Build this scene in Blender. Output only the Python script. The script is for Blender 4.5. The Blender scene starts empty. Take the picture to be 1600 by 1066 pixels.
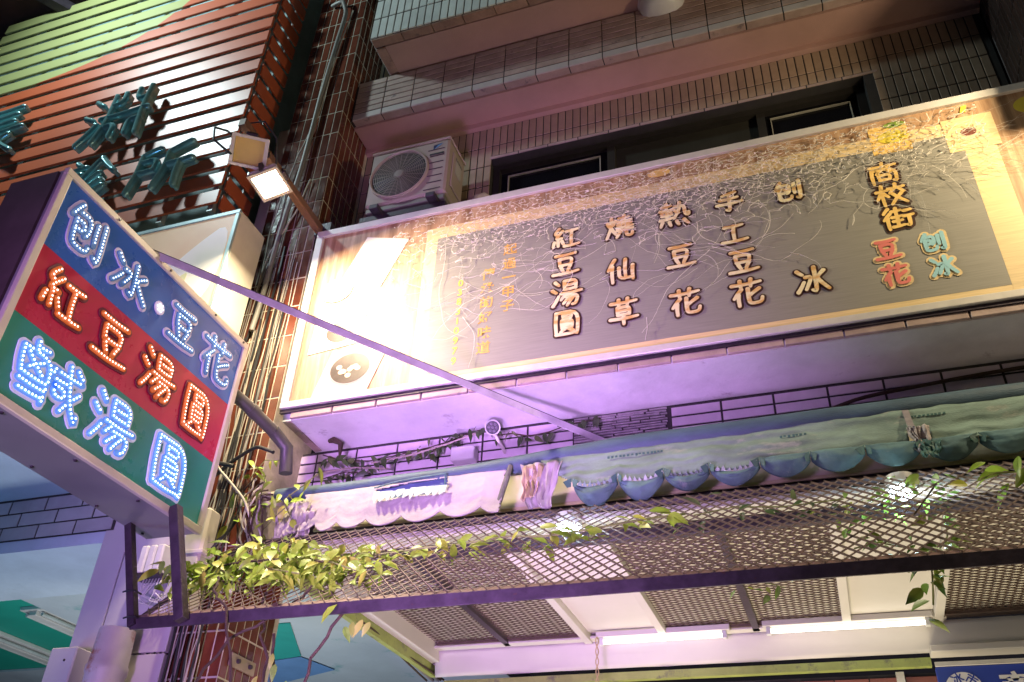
import bpy, bmesh, math, random
from mathutils import Vector, Matrix, Euler, noise
random.seed(11)
S = bpy.context.scene
COL = S.collection
V3 = Vector

# ------------------------------------------------------------------ camera, world, lights, exposure
cam = bpy.data.cameras.new('camera'); cam_o = bpy.data.objects.new('camera', cam); COL.objects.link(cam_o)
cam.sensor_width = 36.0; cam.lens = 31.725; cam.clip_start = 0.05; cam.clip_end = 600
cam_o.matrix_world = Matrix(((0.944553, 0.153742, 0.290142, 0.0),
                             (0.325641, -0.552026, -0.767610, 0.0),
                             (0.042152, 0.819531, -0.571483, 1.6), (0, 0, 0, 1)))
S.camera = cam_o
world = bpy.data.worlds.new('World'); S.world = world; world.use_nodes = True
bg = world.node_tree.nodes['Background']
bg.inputs[0].default_value = (0.26, 0.24, 0.30, 1); bg.inputs[1].default_value = 0.04
S.view_settings.view_transform = 'Standard'; S.view_settings.look = 'None'
S.view_settings.exposure = 0.0; S.view_settings.gamma = 1.0

def area(name, loc, target, size, color, watts, spread=180):
    l = bpy.data.lights.new(name, 'AREA'); l.size = size; l.color = color; l.energy = watts
    l.spread = math.radians(spread)
    o = bpy.data.objects.new(name, l); COL.objects.link(o); o.location = loc
    o.rotation_euler = (V3(target) - V3(loc)).to_track_quat('-Z', 'Y').to_euler()
    return o
# cool white lamp on the clinic front high on the left, then added unseen purple, blue, warm and walkway fills
area('white_facade_lamp', (-5.4, 1.6, 8.6), (-2.6, 3.5, 6.8), 0.30, (0.74, 0.97, 1.0), 118)
area('purple_street_fill', (-1.5, -3.0, 0.9), (-2.0, 3.7, 3.5), 0.8, (0.66, 0.33, 1.0), 27, 36)  # added lamp standing in for purple spill of the LED sign
area('purple_soffit_fill', (-1.2, 1.0, 0.9), (-1.35, 3.7, 3.60), 0.7, (0.68, 0.36, 1.0), 21, 46)  # added low lamp to put purple on the ledge soffit
area('blue_arcade_fill', (-4.6, 1.7, 1.5), (-4.0, 3.6, 3.5), 0.6, (0.25, 0.50, 1.0), 22)  # added unseen lamp for the blue cast on the clinic arcade
area('warm_street_fill', (2.2, 1.2, 1.3), (0.3, 3.6, 4.6), 1.0, (1.0, 0.76, 0.50), 23)  # added fill for warm street ambience, no window there
area('shop_interior_light', (-0.3, 4.7, 0.6), (-0.3, 4.3, 3.2), 1.2, (1.0, 0.86, 0.60), 88)
area('walkway_fill', (-3.9, 5.0, 0.8), (-3.9, 5.4, 3.4), 1.0, (0.86, 0.93, 1.0), 55)  # added unseen lamp brightening the walkway ceilings

# ------------------------------------------------------------------ materials
MATS = {}
def mat(name, col, rough=0.55, metal=0.0, var=0.18, scale=6.0, bump=0.0, bscale=80.0, orand=0.0,
        stain=None, emis=None, estr=0.0, spec=0.5, trans=0.0, stretch=None):
    if name in MATS: return MATS[name]
    m = bpy.data.materials.new(name); m.use_nodes = True; MATS[name] = m
    nt = m.node_tree; N = nt.nodes; L = nt.links; b = N['Principled BSDF']
    tc = N.new('ShaderNodeTexCoord'); oi = N.new('ShaderNodeObjectInfo')
    ad = N.new('ShaderNodeVectorMath'); ad.operation = 'MULTIPLY_ADD'
    ad.inputs[1].default_value = (37.0, 17.0, 53.0)
    L.new(oi.outputs['Random'], ad.inputs[0]); L.new(tc.outputs['Object'], ad.inputs[2])
    src = ad.outputs[0]
    if stretch:
        mp = N.new('ShaderNodeMapping'); mp.inputs['Scale'].default_value = stretch
        L.new(src, mp.inputs[0]); src = mp.outputs[0]
    n = N.new('ShaderNodeTexNoise'); n.inputs['Scale'].default_value = scale; n.inputs['Detail'].default_value = 6
    n.inputs['Roughness'].default_value = 0.65; L.new(src, n.inputs['Vector'])
    r = N.new('ShaderNodeValToRGB')
    r.color_ramp.elements[0].position = 0.3; r.color_ramp.elements[1].position = 0.7
    r.color_ramp.elements[0].color = tuple(c * (1 - var) for c in col) + (1,)
    r.color_ramp.elements[1].color = tuple(min(1, c * (1 + var)) for c in col) + (1,)
    L.new(n.outputs['Fac'], r.inputs[0]); cs = r.outputs[0]
    if stain:
        sc, ss, th = stain
        n2 = N.new('ShaderNodeTexNoise'); n2.inputs['Scale'].default_value = ss; n2.inputs['Detail'].default_value = 8
        n2.inputs['Roughness'].default_value = 0.7
        L.new(src, n2.inputs['Vector'])
        r2 = N.new('ShaderNodeValToRGB'); r2.color_ramp.elements[0].position = th
        r2.color_ramp.elements[1].position = min(1, th + 0.09)
        L.new(n2.outputs['Fac'], r2.inputs[0])
        mx = N.new('ShaderNodeMix'); mx.data_type = 'RGBA'
        L.new(r2.outputs[0], mx.inputs['Factor']); L.new(cs, mx.inputs['A']); mx.inputs['B'].default_value = sc + (1,)
        cs = mx.outputs['Result']
    if orand:
        h = N.new('ShaderNodeHueSaturation'); mr = N.new('ShaderNodeMapRange')
        mr.inputs['To Min'].default_value = 1 - orand; mr.inputs['To Max'].default_value = 1 + orand
        L.new(oi.outputs['Random'], mr.inputs[0]); L.new(mr.outputs[0], h.inputs['Value']); L.new(cs, h.inputs['Color'])
        cs = h.outputs[0]
    L.new(cs, b.inputs['Base Color'])
    b.inputs['Metallic'].default_value = metal; b.inputs['Specular IOR Level'].default_value = spec
    rr = N.new('ShaderNodeMapRange'); rr.inputs['To Min'].default_value = max(0.02, rough - 0.1)
    rr.inputs['To Max'].default_value = min(1, rough + 0.12); L.new(n.outputs['Fac'], rr.inputs[0])
    L.new(rr.outputs[0], b.inputs['Roughness'])
    if trans: b.inputs['Transmission Weight'].default_value = trans
    if bump:
        n3 = N.new('ShaderNodeTexNoise'); n3.inputs['Scale'].default_value = bscale; n3.inputs['Detail'].default_value = 5
        L.new(src, n3.inputs['Vector'])
        bp = N.new('ShaderNodeBump'); bp.inputs['Strength'].default_value = bump; bp.inputs['Distance'].default_value = 0.01
        L.new(n3.outputs['Fac'], bp.inputs['Height']); L.new(bp.outputs[0], b.inputs['Normal'])
    if emis:
        b.inputs['Emission Color'].default_value = emis + (1,); b.inputs['Emission Strength'].default_value = estr
    return m

def emit(name, col, strength):
    if name in MATS: return MATS[name]
    m = bpy.data.materials.new(name); m.use_nodes = True; MATS[name] = m
    nt = m.node_tree; nt.nodes.clear()
    o = nt.nodes.new('ShaderNodeOutputMaterial'); e = nt.nodes.new('ShaderNodeEmission')
    e.inputs[0].default_value = col + (1,); e.inputs[1].default_value = strength
    nt.links.new(e.outputs[0], o.inputs[0]); return m

# ------------------------------------------------------------------ mesh builder
WL = {}
def wloc(o): return WL.get(o.name, V3((0, 0, 0)))
def props(o, label=None, cat=None, group=None, kind=None):
    if label: o['label'] = label
    if cat: o['category'] = cat
    if group: o['group'] = group
    if kind: o['kind'] = kind
    return o
def root(name, label, cat, loc, group=None):
    o = bpy.data.objects.new(name, None); COL.objects.link(o); o.empty_display_size = 0.05
    o.location = loc; WL[o.name] = V3(loc); return props(o, label, cat, group)
def link(name, me, loc, parent=None, rot=None):
    o = bpy.data.objects.new(name, me); COL.objects.link(o); loc = V3(loc)
    if parent is not None: o.parent = parent; o.location = loc - wloc(parent)
    else: o.location = loc
    if rot: o.rotation_euler = rot
    WL[o.name] = loc; return o

class MB:
    def __init__(s): s.v = []; s.f = []
    def add(s, vs, fs):
        k = len(s.v); s.v += [V3(p) for p in vs]; s.f += [[i + k for i in f] for f in fs]; return s
    def bx(s, x0, x1, y0, y1, z0, z1):
        return s.add([(x0,y0,z0),(x1,y0,z0),(x1,y1,z0),(x0,y1,z0),(x0,y0,z1),(x1,y0,z1),(x1,y1,z1),(x0,y1,z1)],
                     [(0,3,2,1),(4,5,6,7),(0,1,5,4),(1,2,6,5),(2,3,7,6),(3,0,4,7)])
    def bar(s, a, b, w, h, up=(0, 0, 1)):
        a = V3(a); b = V3(b); t = (b - a).normalized(); u = t.cross(V3(up)).normalized(); n = u.cross(t)
        vs = []
        for p in (a, b):
            for i, j in ((-1,-1),(1,-1),(1,1),(-1,1)): vs.append(p + u * (w * i / 2) + n * (h * j / 2))
        return s.add(vs, [(0,1,2,3),(4,7,6,5),(0,4,5,1),(1,5,6,2),(2,6,7,3),(3,7,4,0)])
    def tube(s, pts, r, n=6, cap=True):
        pts = [V3(p) for p in pts]; m = len(pts)
        rs = r if isinstance(r, (list, tuple)) else [r] * m
        ts = [(pts[min(i + 1, m - 1)] - pts[max(i - 1, 0)]).normalized() for i in range(m)]
        u = ts[0].orthogonal().normalized(); vs = []; fs = []
        for i in range(m):
            t = ts[i]; u = (u - t * u.dot(t))
            u = u.normalized() if u.length > 1e-6 else t.orthogonal().normalized()
            w = t.cross(u)
            for k in range(n):
                a = 2 * math.pi * k / n
                vs.append(pts[i] + (u * math.cos(a) + w * math.sin(a)) * rs[i])
        for i in range(m - 1):
            for k in range(n):
                k2 = (k + 1) % n
                fs.append((i*n + k, i*n + k2, (i+1)*n + k2, (i+1)*n + k))
        if cap: fs.append(tuple(range(n))[::-1]); fs.append(tuple((m-1)*n + k for k in range(n)))
        return s.add(vs, fs)
    def cyl(s, a, b, r, n=16): return s.tube([a, b], r, n)
    def lathe(s, c, axis, prof, n=20):
        c = V3(c); ax = V3(axis).normalized(); u = ax.orthogonal().normalized(); w = ax.cross(u); vs = []; fs = []
        for d, r in prof:
            for k in range(n):
                a = 2 * math.pi * k / n; vs.append(c + ax * d + (u * math.cos(a) + w * math.sin(a)) * r)
        for i in range(len(prof) - 1):
            for k in range(n):
                k2 = (k + 1) % n; fs.append((i*n+k, i*n+k2, (i+1)*n+k2, (i+1)*n+k))
        return s.add(vs, fs)
    def slab(s, poly, nrm, th):
        """a flat polygon with thickness: front at poly, back th behind (along -nrm)"""
        p = [V3(q) for q in poly]; n = len(p); d = V3(nrm).normalized() * th
        return s.add(p + [q - d for q in p], [tuple(range(n)), tuple(range(2*n-1, n-1, -1))] +
                     [(i, i + n, (i+1) % n + n, (i+1) % n) for i in range(n)])
    def build(s, name, m, parent=None, smooth=False, bevel=0.0, label=None, cat=None, group=None, kind=None, solid=0.0):
        lo = V3((min(p.x for p in s.v), min(p.y for p in s.v), min(p.z for p in s.v)))
        hi = V3((max(p.x for p in s.v), max(p.y for p in s.v), max(p.z for p in s.v)))
        c = (lo + hi) / 2
        me = bpy.data.meshes.new(name); me.from_pydata([tuple(p - c) for p in s.v], [], s.f); me.validate()
        bm = bmesh.new(); bm.from_mesh(me)
        bmesh.ops.recalc_face_normals(bm, faces=bm.faces)
        if bevel: bmesh.ops.bevel(bm, geom=list(bm.edges), offset=bevel, segments=1, affect='EDGES', profile=0.5, clamp_overlap=True)
        bm.to_mesh(me); bm.free()
        if smooth:
            for p in me.polygons: p.use_smooth = True
            me.set_sharp_from_angle(angle=0.9)
        me.materials.append(m)
        o = link(name, me, c, parent)
        if solid:
            md = o.modifiers.new('solid', 'SOLIDIFY'); md.thickness = solid; md.offset = 0
        return props(o, label, cat, group, kind)

TM = {}
def tile_mesh(u, v, n, w, h, t, m, key=''):
    k = (u, v, n, w, h, t, m.name, key)
    if k in TM: return TM[k]
    U, Vv, N = V3(u), V3(v), V3(n); c = min(0.003, t * 0.5); vs = []
    for d, i in ((-0.004, 0), (t - c, 0), (t, c)):
        for a, b in ((-1,-1),(1,-1),(1,1),(-1,1)): vs.append(U * (a * (w/2 - i)) + Vv * (b * (h/2 - i)) + N * d)
    fs = [(8, 9, 10, 11)]
    for r in (0, 4): fs += [(r + i, r + (i+1) % 4, r + 4 + (i+1) % 4, r + 4 + i) for i in range(4)]
    me = bpy.data.meshes.new('tile'); me.from_pydata([tuple(p) for p in vs], [], fs)
    bm = bmesh.new(); bm.from_mesh(me); bmesh.ops.recalc_face_normals(bm, faces=bm.faces); bm.to_mesh(me); bm.free()
    if me.polygons[0].normal.dot(N) < 0: me.flip_normals()
    me.materials.append(m); TM[k] = me; return me
def tiles(parent, me, pts, jit=0.012, name='tile'):
    for p in pts:
        link(name, me, p, parent, (random.gauss(0, jit), random.gauss(0, jit * .4), random.gauss(0, jit)))

# ------------------------------------------------------------------ strokes of the written characters (100 x 100 grid, y down)
G = {
'紅': "28,6 12,26 26,34;40,18 14,48 38,46;25,46 25,60;12,60 8,78;25,62 26,78;38,58 45,74;54,22 92,18;73,20 72,80;48,82 98,78",
'豆': "14,12 86,8;28,28 30,54;28,28 74,25 70,52;30,54 72,51;34,62 42,80;68,58 58,80;6,90 96,84",
'湯': "14,8 26,20;5,36 18,46;8,92 26,60;44,8 45,38;44,8 82,6 80,38;46,23 80,21;45,38 80,36;34,52 98,48;50,54 34,74;46,64 88,61 82,92 70,94;62,66 42,88;76,64 54,96",
'圓': "10,8 12,94;10,8 90,5 88,98 80,92;12,93 86,91;36,18 37,31;36,18 66,16 64,30;38,31 64,30;32,41 33,72;32,41 70,39 68,71;34,51 68,50;34,61 68,60;34,71 68,70;42,75 28,86;58,75 74,84",
'刨': "26,6 8,36;20,22 56,18 54,52 46,58;20,38 42,36 42,54;20,54 42,53;20,38 20,78 26,86 58,84 61,70;72,18 72,60;90,8 91,88 78,80",
'冰': "12,14 26,28;8,86 28,54;62,6 62,92 50,84;34,38 54,36 32,80;88,22 68,42;64,40 96,86",
'花': "6,20 94,16;32,6 34,32;66,4 64,30;34,38 10,68;24,56 24,96;88,42 54,66;54,38 54,84 62,92 92,90 95,74",
'燒': "10,28 16,44;38,22 30,40;24,8 24,46 6,92;24,54 40,80;52,14 86,12;69,4 69,28;46,29 94,26;46,42 66,40;56,34 56,54;44,55 68,53;72,40 94,38;83,33 83,52;72,53 97,51;44,66 98,63;60,66 42,94;76,64 76,86 82,92 96,90 97,78",
'仙': "28,6 6,46;20,32 20,94;64,10 64,82;42,40 42,84 88,80;88,36 88,88",
'草': "8,18 92,15;34,6 35,30;64,4 63,28;30,36 31,64;30,36 70,34 69,63;31,49 69,48;31,63 69,62;6,77 95,74;50,64 50,98",
'熱': "12,14 42,12;27,4 27,30;6,30 48,28;20,32 10,42;34,32 42,40;12,50 44,48;28,40 28,64;6,66 48,62;54,20 84,17 86,56 98,60 98,48;70,6 68,34 50,66;54,36 66,46;12,76 6,92;34,78 38,92;58,78 64,92;82,76 94,92",
'手': "74,6 26,16;18,34 82,30;6,56 96,51;52,14 52,90 40,82",
'工': "18,20 82,16;50,18 50,80;6,86 95,81",
'商': "50,2 50,14;8,17 92,15;34,20 38,28;66,18 60,28;12,34 12,96;12,34 88,31 88,94 78,88;40,38 26,52;60,36 72,50;32,60 33,82;32,60 68,58 66,81;33,81 66,80",
'校': "6,30 42,27;25,4 25,96;24,32 6,66;27,38 42,58;70,4 70,18;46,22 96,19;60,28 48,44;80,26 94,42;86,46 48,94;56,48 96,92",
'街': "24,4 8,24;28,26 6,52;18,44 18,94;34,18 62,16;48,6 48,44;32,44 64,42;34,62 62,60;48,50 48,84;30,86 66,82;72,22 94,20;68,46 98,43;84,46 84,90 74,84",
'鹹': "24,4 24,18;24,12 42,9;6,22 8,62;6,22 48,20 47,60;8,62 47,60;14,28 40,54;40,28 14,54;8,74 46,72;10,88 46,84;54,26 44,92;52,26 98,22;58,40 74,38;58,50 74,49 74,64 58,66 58,50;76,6 82,60 98,94 98,78;96,42 72,84;88,6 96,14",
'淵': "14,12 26,22;5,40 18,48;6,92 28,60;42,8 42,58 30,94;94,5 94,94;42,28 57,27 57,8;93,26 77,26 77,6;30,50 99,47;42,68 57,67 55,90;93,66 77,66 77,90",
'診': "24,4 32,12;8,20 44,17;14,33 40,31;14,46 40,44;14,60 15,88;14,60 40,58 39,86;15,87 40,86;70,4 46,40;70,6 98,38;74,36 54,54;80,52 52,74;88,66 50,96",
'所': "40,6 14,16;14,16 14,50 5,94;14,32 42,30 40,54;14,55 40,54;90,5 58,20;58,20 58,54 46,94;58,48 98,45;80,48 80,97",
'長': "30,8 31,52;30,8 84,6;31,22 80,20;31,36 80,34;6,54 98,50;30,56 30,94 50,82;80,60 62,72;52,58 96,96",
'卩': "14,12 12,94;14,12 84,8 80,58 60,54",
}
def strokes(ch, slant=0.0, smooth=2):
    out = []
    for st in G[ch].split(';'):
        p = [tuple(float(c) for c in q.split(',')) for q in st.split()]
        p = [V3((x - slant * (y - 50), y, 0)) for x, y in p]
        if len(p) == 2:
            d = p[1] - p[0]; mid = (p[0] + p[1]) / 2 + V3((-d.y, d.x, 0)) * 0.035; p = [p[0], mid, p[1]]
        for _ in range(smooth):
            q = [p[0]]
            for a, b in zip(p, p[1:]): q += [a * .75 + b * .25, a * .25 + b * .75]
            q.append(p[-1]); p = q
        out.append(p)
    return out
class Frame:
    def __init__(s, O, U, V, N, w, h): s.O, s.U, s.V, s.N, s.w, s.h = V3(O), V3(U), V3(V), V3(N), w, h
    def xy(s, p): return V3(((p.x / 100 - .5) * s.w, (.5 - p.y / 100) * s.h, 0))
    def P(s, q, off=0): return s.O + s.U * q.x + s.V * q.y + s.N * off
def resample(p, step):
    out = [p[0].copy()]; acc = 0.0
    for a, b in zip(p, p[1:]):
        d = (b - a).length
        if d < 1e-9: continue
        t = step - acc
        while t <= d: out.append(a.lerp(b, t / d)); t += step
        acc = (acc + d) % step if d >= step - acc else acc + d
    return out
def ribbons(mb, fr, ch, w, off=0.0, th=0.0, slant=0.0, taper=0.3, smooth=2):
    for si, st in enumerate(strokes(ch, slant, smooth)):
        p = [fr.xy(q) for q in st]; n = len(p); o = off + si * 0.00018
        secs = []
        for i in range(n):
            t = (p[min(i+1, n-1)] - p[max(i-1, 0)]); t = t.normalized() if t.length > 1e-9 else V3((1,0,0))
            f = 1.0 - taper * (i / (n - 1)); secs.append((p[i], t, w * f / 2))
        a, ta, ra = secs[0]; b, tb, rb = secs[-1]
        cs = [(a - ta * (ra * math.sin(g)), ta, max(ra * math.cos(g), ra * .12)) for g in (1.5, 1.1, .6)]
        ce = [(b + tb * (rb * math.sin(g)), tb, max(rb * math.cos(g), rb * .12)) for g in (.6, 1.1, 1.5)]
        secs = cs + secs + ce; vs = []; fs = []; m = len(secs)
        for c, t, r in secs:
            nn = V3((-t.y, t.x, 0)); vs += [fr.P(c + nn * r, o), fr.P(c - nn * r, o)]
        for i in range(m - 1): fs.append((2*i, 2*i+1, 2*i+3, 2*i+2))
        if th:
            k = len(vs)
            for c, t, r in secs:
                nn = V3((-t.y, t.x, 0)); vs += [fr.P(c + nn * r, o - th), fr.P(c - nn * r, o - th)]
            for i in range(m - 1):
                fs.append((2*i, 2*i+2, k+2*i+2, k+2*i)); fs.append((2*i+1, k+2*i+1, k+2*i+3, 2*i+3))
            fs.append((0, k, k+1, 1)); fs.append((2*m-2, 2*m-1, k+2*m-1, k+2*m-2))
        mb.add(vs, fs)
    return mb
def fonttext(s, size, bold=0.0):
    cu = bpy.data.curves.new('text', 'FONT'); cu.body = s; cu.size = size; cu.offset = bold; cu.resolution_u = 3
    cu.align_x = 'CENTER'; cu.align_y = 'CENTER'
    o = bpy.data.objects.new('text', cu); COL.objects.link(o)
    dg = bpy.context.evaluated_depsgraph_get(); me = bpy.data.meshes.new_from_object(o.evaluated_get(dg))
    vs = [v.co.copy() for v in me.vertices]; fs = [tuple(p.vertices) for p in me.polygons]
    bpy.data.objects.remove(o); bpy.data.curves.remove(cu); bpy.data.meshes.remove(me)
    return vs, fs
def put_text(name, s, size, O, U, V, m, parent, bold=0.0):
    vs, fs = fonttext(s, size, bold)
    mb = MB(); mb.add([V3(O) + V3(U) * v.x + V3(V) * v.y for v in vs], fs)
    return mb.build(name, m, parent)
EX, EY, EZ = (1, 0, 0), (0, 1, 0), (0, 0, 1)
FR, RT, DN = (0, -1, 0), (1, 0, 0), (0, 0, -1)

# ------------------------------------------------------------------ shared materials
m_grout = mat('grout_pale', (0.50, 0.44, 0.34), 0.9, var=0.3, scale=9, bump=.3)
m_groutd = mat('grout_dark', (0.035, 0.032, 0.030), 0.9, var=0.3)
m_brown = mat('brown_glazed_tile', (0.115, 0.032, 0.018), 0.14, var=0.22, scale=10, orand=.28, bump=.10, bscale=30, spec=.6)
m_beige = mat('beige_tile', (0.36, 0.26, 0.18), 0.42, var=0.14, scale=9, orand=.10, bump=.12, bscale=50, stain=((0.13, 0.11, 0.10), 14, .66))
m_beige2 = mat('beige_tile_worn', (0.38, 0.28, 0.24), 0.5, var=0.2, scale=9, orand=.08, bump=.2, bscale=40, stain=((0.18, 0.14, 0.14), 10, .60))
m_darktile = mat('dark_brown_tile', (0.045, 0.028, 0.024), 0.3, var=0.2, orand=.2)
m_salmon = mat('salmon_soffit_paint', (0.46, 0.28, 0.23), 0.8, var=0.10, scale=2.2, bump=.25, bscale=140, stain=((0.40, 0.21, 0.18), 5, .70))
m_white = mat('old_white_paint', (0.66, 0.64, 0.62), 0.7, var=0.10, scale=3, bump=.35, bscale=30, stain=((0.36, 0.31, 0.32), 6.5, .64))
m_alu = mat('aluminium_frame', (0.66, 0.63, 0.56), 0.42, 0.15, var=0.08, scale=14, stain=((0.35, 0.32, 0.28), 9, .70))
m_cream = mat('cream_sheet_metal', (0.60, 0.55, 0.46), 0.42, 0.15, var=0.08, scale=5, stain=((0.36, 0.30, 0.22), 7, .70))
m_steel = mat('dark_painted_steel', (0.055, 0.042, 0.055), 0.42, 0.3, var=0.35, scale=14, bump=.18, bscale=60, stain=((0.10, 0.045, 0.025), 16, .62))
m_black = mat('black_rubber', (0.02, 0.02, 0.022), 0.5)
m_whitepl = mat('white_plastic', (0.62, 0.62, 0.60), 0.4, var=0.1, stain=((0.40, 0.36, 0.30), 12, .68))
m_glassd = mat('dark_window_glass', (0.006, 0.006, 0.008), 0.12, spec=.35)

# ------------------------------------------------------------------ ground, far side
MB().bx(-120, 120, -90, 90, -0.3, 0).build('ground', mat('asphalt', (0.05, 0.05, 0.052), 0.9, var=.3, scale=3, bump=.4), kind='structure')

# ------------------------------------------------------------------ tiled pillar at the left end of the signboard
t = root('tiled_pillar', 'tall dark brown glazed tile pillar with pale joints at the left end of the long signboard', 'pillar', (-2.9, 3.75, 0))
MB().bx(-3.10, -2.688, 3.553, 3.95, 0, 8.6).build('grout_bed', m_grout, t)
fm = tile_mesh(EX, EZ, FR, .051, .203, .003, m_brown); rm = tile_mesh(EY, EZ, RT, .0525, .203, .003, m_brown)
R0 = 5.18 - .212 * 13
tiles(t, fm, [(-2.717 - .059 * i, 3.553, R0 + .212 * (j + .5)) for i in range(7) for j in range(0, 27)], .006)
tiles(t, rm, [(-2.688, 3.583 + .0605 * i, R0 + .212 * (j + .5)) for i in range(6) for j in list(range(0, 4)) + list(range(13, 26))], .006)
mb = MB(); mb.bx(-2.683, -2.668, 3.60, 3.80, 2.70, 2.76)
mb.build('bracket_plate', mat('tan_bracket', (.34, .27, .19), .5, .2, var=.2), t, bevel=.002)
for y in (3.65, 3.75): MB().cyl((-2.668, y, 2.73), (-2.655, y, 2.73), .011, 8).build('bolt', m_steel, t)

# second floor wall with window
t = root('tiled_wall', 'beige vertical tile wall with a dark sliding window row above the long signboard', 'wall', (-.6, 4.1, 5.0))
mb = MB()
mb.bx(-2.685, -1.72, 3.953, 4.3, 5.0, 6.388); mb.bx(.66, 1.37, 3.953, 4.3, 5.0, 6.388)
mb.bx(-1.72, .66, 3.953, 4.3, 6.075, 6.388)
mb.bx(-2.685, -2.3, 3.953, 4.3, 6.80, 8.4)
mb.build('grout_bed', m_groutd, t)
MB().bx(-2.685, 1.37, 3.915, 4.3, 6.390, 6.470).build('painted_band', m_salmon, t)
a = tile_mesh(EX, EZ, FR, .0445, .177, .004, m_beige); b_ = tile_mesh(EX, EZ, FR, .0445, .092, .004, m_beige)
tiles(t, a, [(-2.66 + .0515 * i, 3.953, 6.296) for i in range(78)], .006)
mid = [-2.66 + .0515 * i for i in range(78)]
tiles(t, a, [(x, 3.953, 6.111 - .185 * j) for x in mid if x < -1.72 or x > .69 for j in range(0, 3)], .006)
tiles(t, b_, [(x, 3.953, 6.153) for x in mid if -1.72 <= x <= .69], .006)
e_ = tile_mesh(EX, EZ, FR, .199, .022, .006, m_beige2)
tiles(t, e_, [(-1.62 + .206 * i, 3.953, 6.090) for i in range(12)], .004)
g_ = tile_mesh(EX, EZ, FR, .052, .200, .004, m_beige)
tiles(t, g_, [(-2.65 + .059 * i, 3.953, 6.93 + .212 * j) for i in range(6) for j in range(5)], .006)
m_wf = mat('dark_window_frame', (0.05, 0.045, 0.04), 0.4, .4)
w = MB(); w.bx(-1.72, .66, 4.02, 4.10, 6.03, 6.074); w.bx(-1.72, -1.67, 4.02, 4.10, 5.2, 6.03); w.bx(.61, .66, 4.02, 4.10, 5.2, 6.03)
w.bx(-.93, -.88, 4.03, 4.09, 5.2, 6.03); w.bx(.02, .07, 4.03, 4.09, 5.2, 6.03)
wf = w.build('window', m_wf, t)
MB().bx(-1.67, -.93, 4.065, 4.075, 5.2, 6.03).build('pane', m_glassd, wf)
MB().bx(-.88, .02, 4.065, 4.075, 5.2, 6.03).build('pane', mat('curtained_glass', (0.035, 0.033, 0.026), 0.35), wf)
MB().bx(.07, .61, 4.065, 4.075, 5.2, 6.03).build('pane', m_glassd, wf)
m_gask = mat('pale_gasket', (0.42, 0.40, 0.33), .5)
for x0, x1 in ((-1.62, -.98), (.10, .57)):
    q = MB(); q.bx(x0, x1, 4.05, 4.063, 5.985, 5.992); q.bx(x0, x0 + .006, 4.05, 4.063, 5.25, 5.985)
    q.bx(x1 - .006, x1, 4.05, 4.063, 5.25, 5.985); q.build('gasket', m_gask, wf)

# lower balcony (long tile band) and upper balcony
t = root('lower_balcony', 'long pink soffit balcony faced with horizontal beige tile rows, below the other balcony', 'balcony', (-.3, 3.9, 6.44))
MB().bx(-2.68, 2.4, 3.654, 4.3, 6.47, 6.815).build('grout_bed', m_groutd, t)
MB().bx(-2.68, 2.4, 3.715, 3.953, 6.432, 6.468).build('soffit', m_salmon, t)
a = tile_mesh(EX, EZ, FR, .219, .0485, .004, m_beige2); b_ = tile_mesh(EX, EZ, FR, .219, .056, .004, mat('lit_edge_tile', (.50, .45, .42), .4, var=.12, orand=.06), 'e'); c_ = tile_mesh(EX, EY, DN, .219, .054, .004, m_beige2)  # bottom row lightened, lamp light put into its tile colour
for i in range(20):
    x = -2.555 + .2263 * i
    tiles(t, a, [(x, 3.654, 6.512 + .0555 * (j + .5)) for j in range(6)], .004)
    tiles(t, b_, [(x, 3.654, 6.478)], .004); tiles(t, c_, [(x, 3.685, 6.452)], .004)
MB().bx(-2.68, 2.4, 3.660, 3.714, 6.452, 6.469).build('edge_bed', m_groutd, t)
t = root('upper_balcony', 'upper balcony with pale vertical tiles and pink underside, its left end near the brown pillar', 'balcony', (0, 3.7, 6.9))
MB().bx(-2.44, 2.4, 3.354, 4.3, 6.90, 8.2).build('grout_bed', m_groutd, t)
MB().bx(-2.36, 2.4, 3.43, 3.953, 6.872, 6.899).build('soffit', m_salmon, t)
m_paletile = mat('pale_tile', (0.70, 0.72, 0.68), 0.35, var=.1, scale=9, orand=.08, stain=((0.28, 0.26, 0.24), 12, .70))
a = tile_mesh(EX, EZ, FR, .0505, .206, .004, m_paletile)
tiles(t, a, [(-2.413 + .0585 * i, 3.354, 6.885 + .2165 * (j + .5)) for i in range(48) for j in range(4)], .006)
a = tile_mesh(EY, EZ, (-1, 0, 0), .0505, .206, .004, m_paletile)
tiles(t, a, [(-2.44, 3.385 + .0585 * i, 6.885 + .2165 * (j + .5)) for i in range(9) for j in range(4)], .006)
m_wornedge = mat('worn_edge_tile', (0.33, 0.20, 0.15), 0.7, var=.3, scale=12, orand=.15, bump=.5, bscale=30, stain=((0.16, 0.10, 0.08), 8, .6))
a = tile_mesh(EX, EY, DN, .222, .066, .012, m_wornedge); b_ = tile_mesh(EY, EX, DN, .222, .070, .012, m_wornedge)
tiles(t, a, [(-2.322 + .228 * i, 3.392, 6.885) for i in range(20)], .01)
tiles(t, b_, [(-2.398, 3.55 + .228 * j, 6.885) for j in range(2)], .01)
t = root('ceiling_lamp_cover', 'small white rounded lamp cover under the upper balcony, cut by the top edge', 'lamp', (-.45, 3.66, 6.86))
MB().lathe((-.45, 3.66, 6.872), DN, [(0, .15), (.05, .15), (.10, .13), (.13, .09), (.14, .001)], 20).build('cover', m_whitepl, t, True)
MB().lathe((-.45, 3.66, 6.872), DN, [(-.01, .16), (.012, .16), (.012, .12)], 20).build('mounting_ring', m_alu, t, True)

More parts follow.
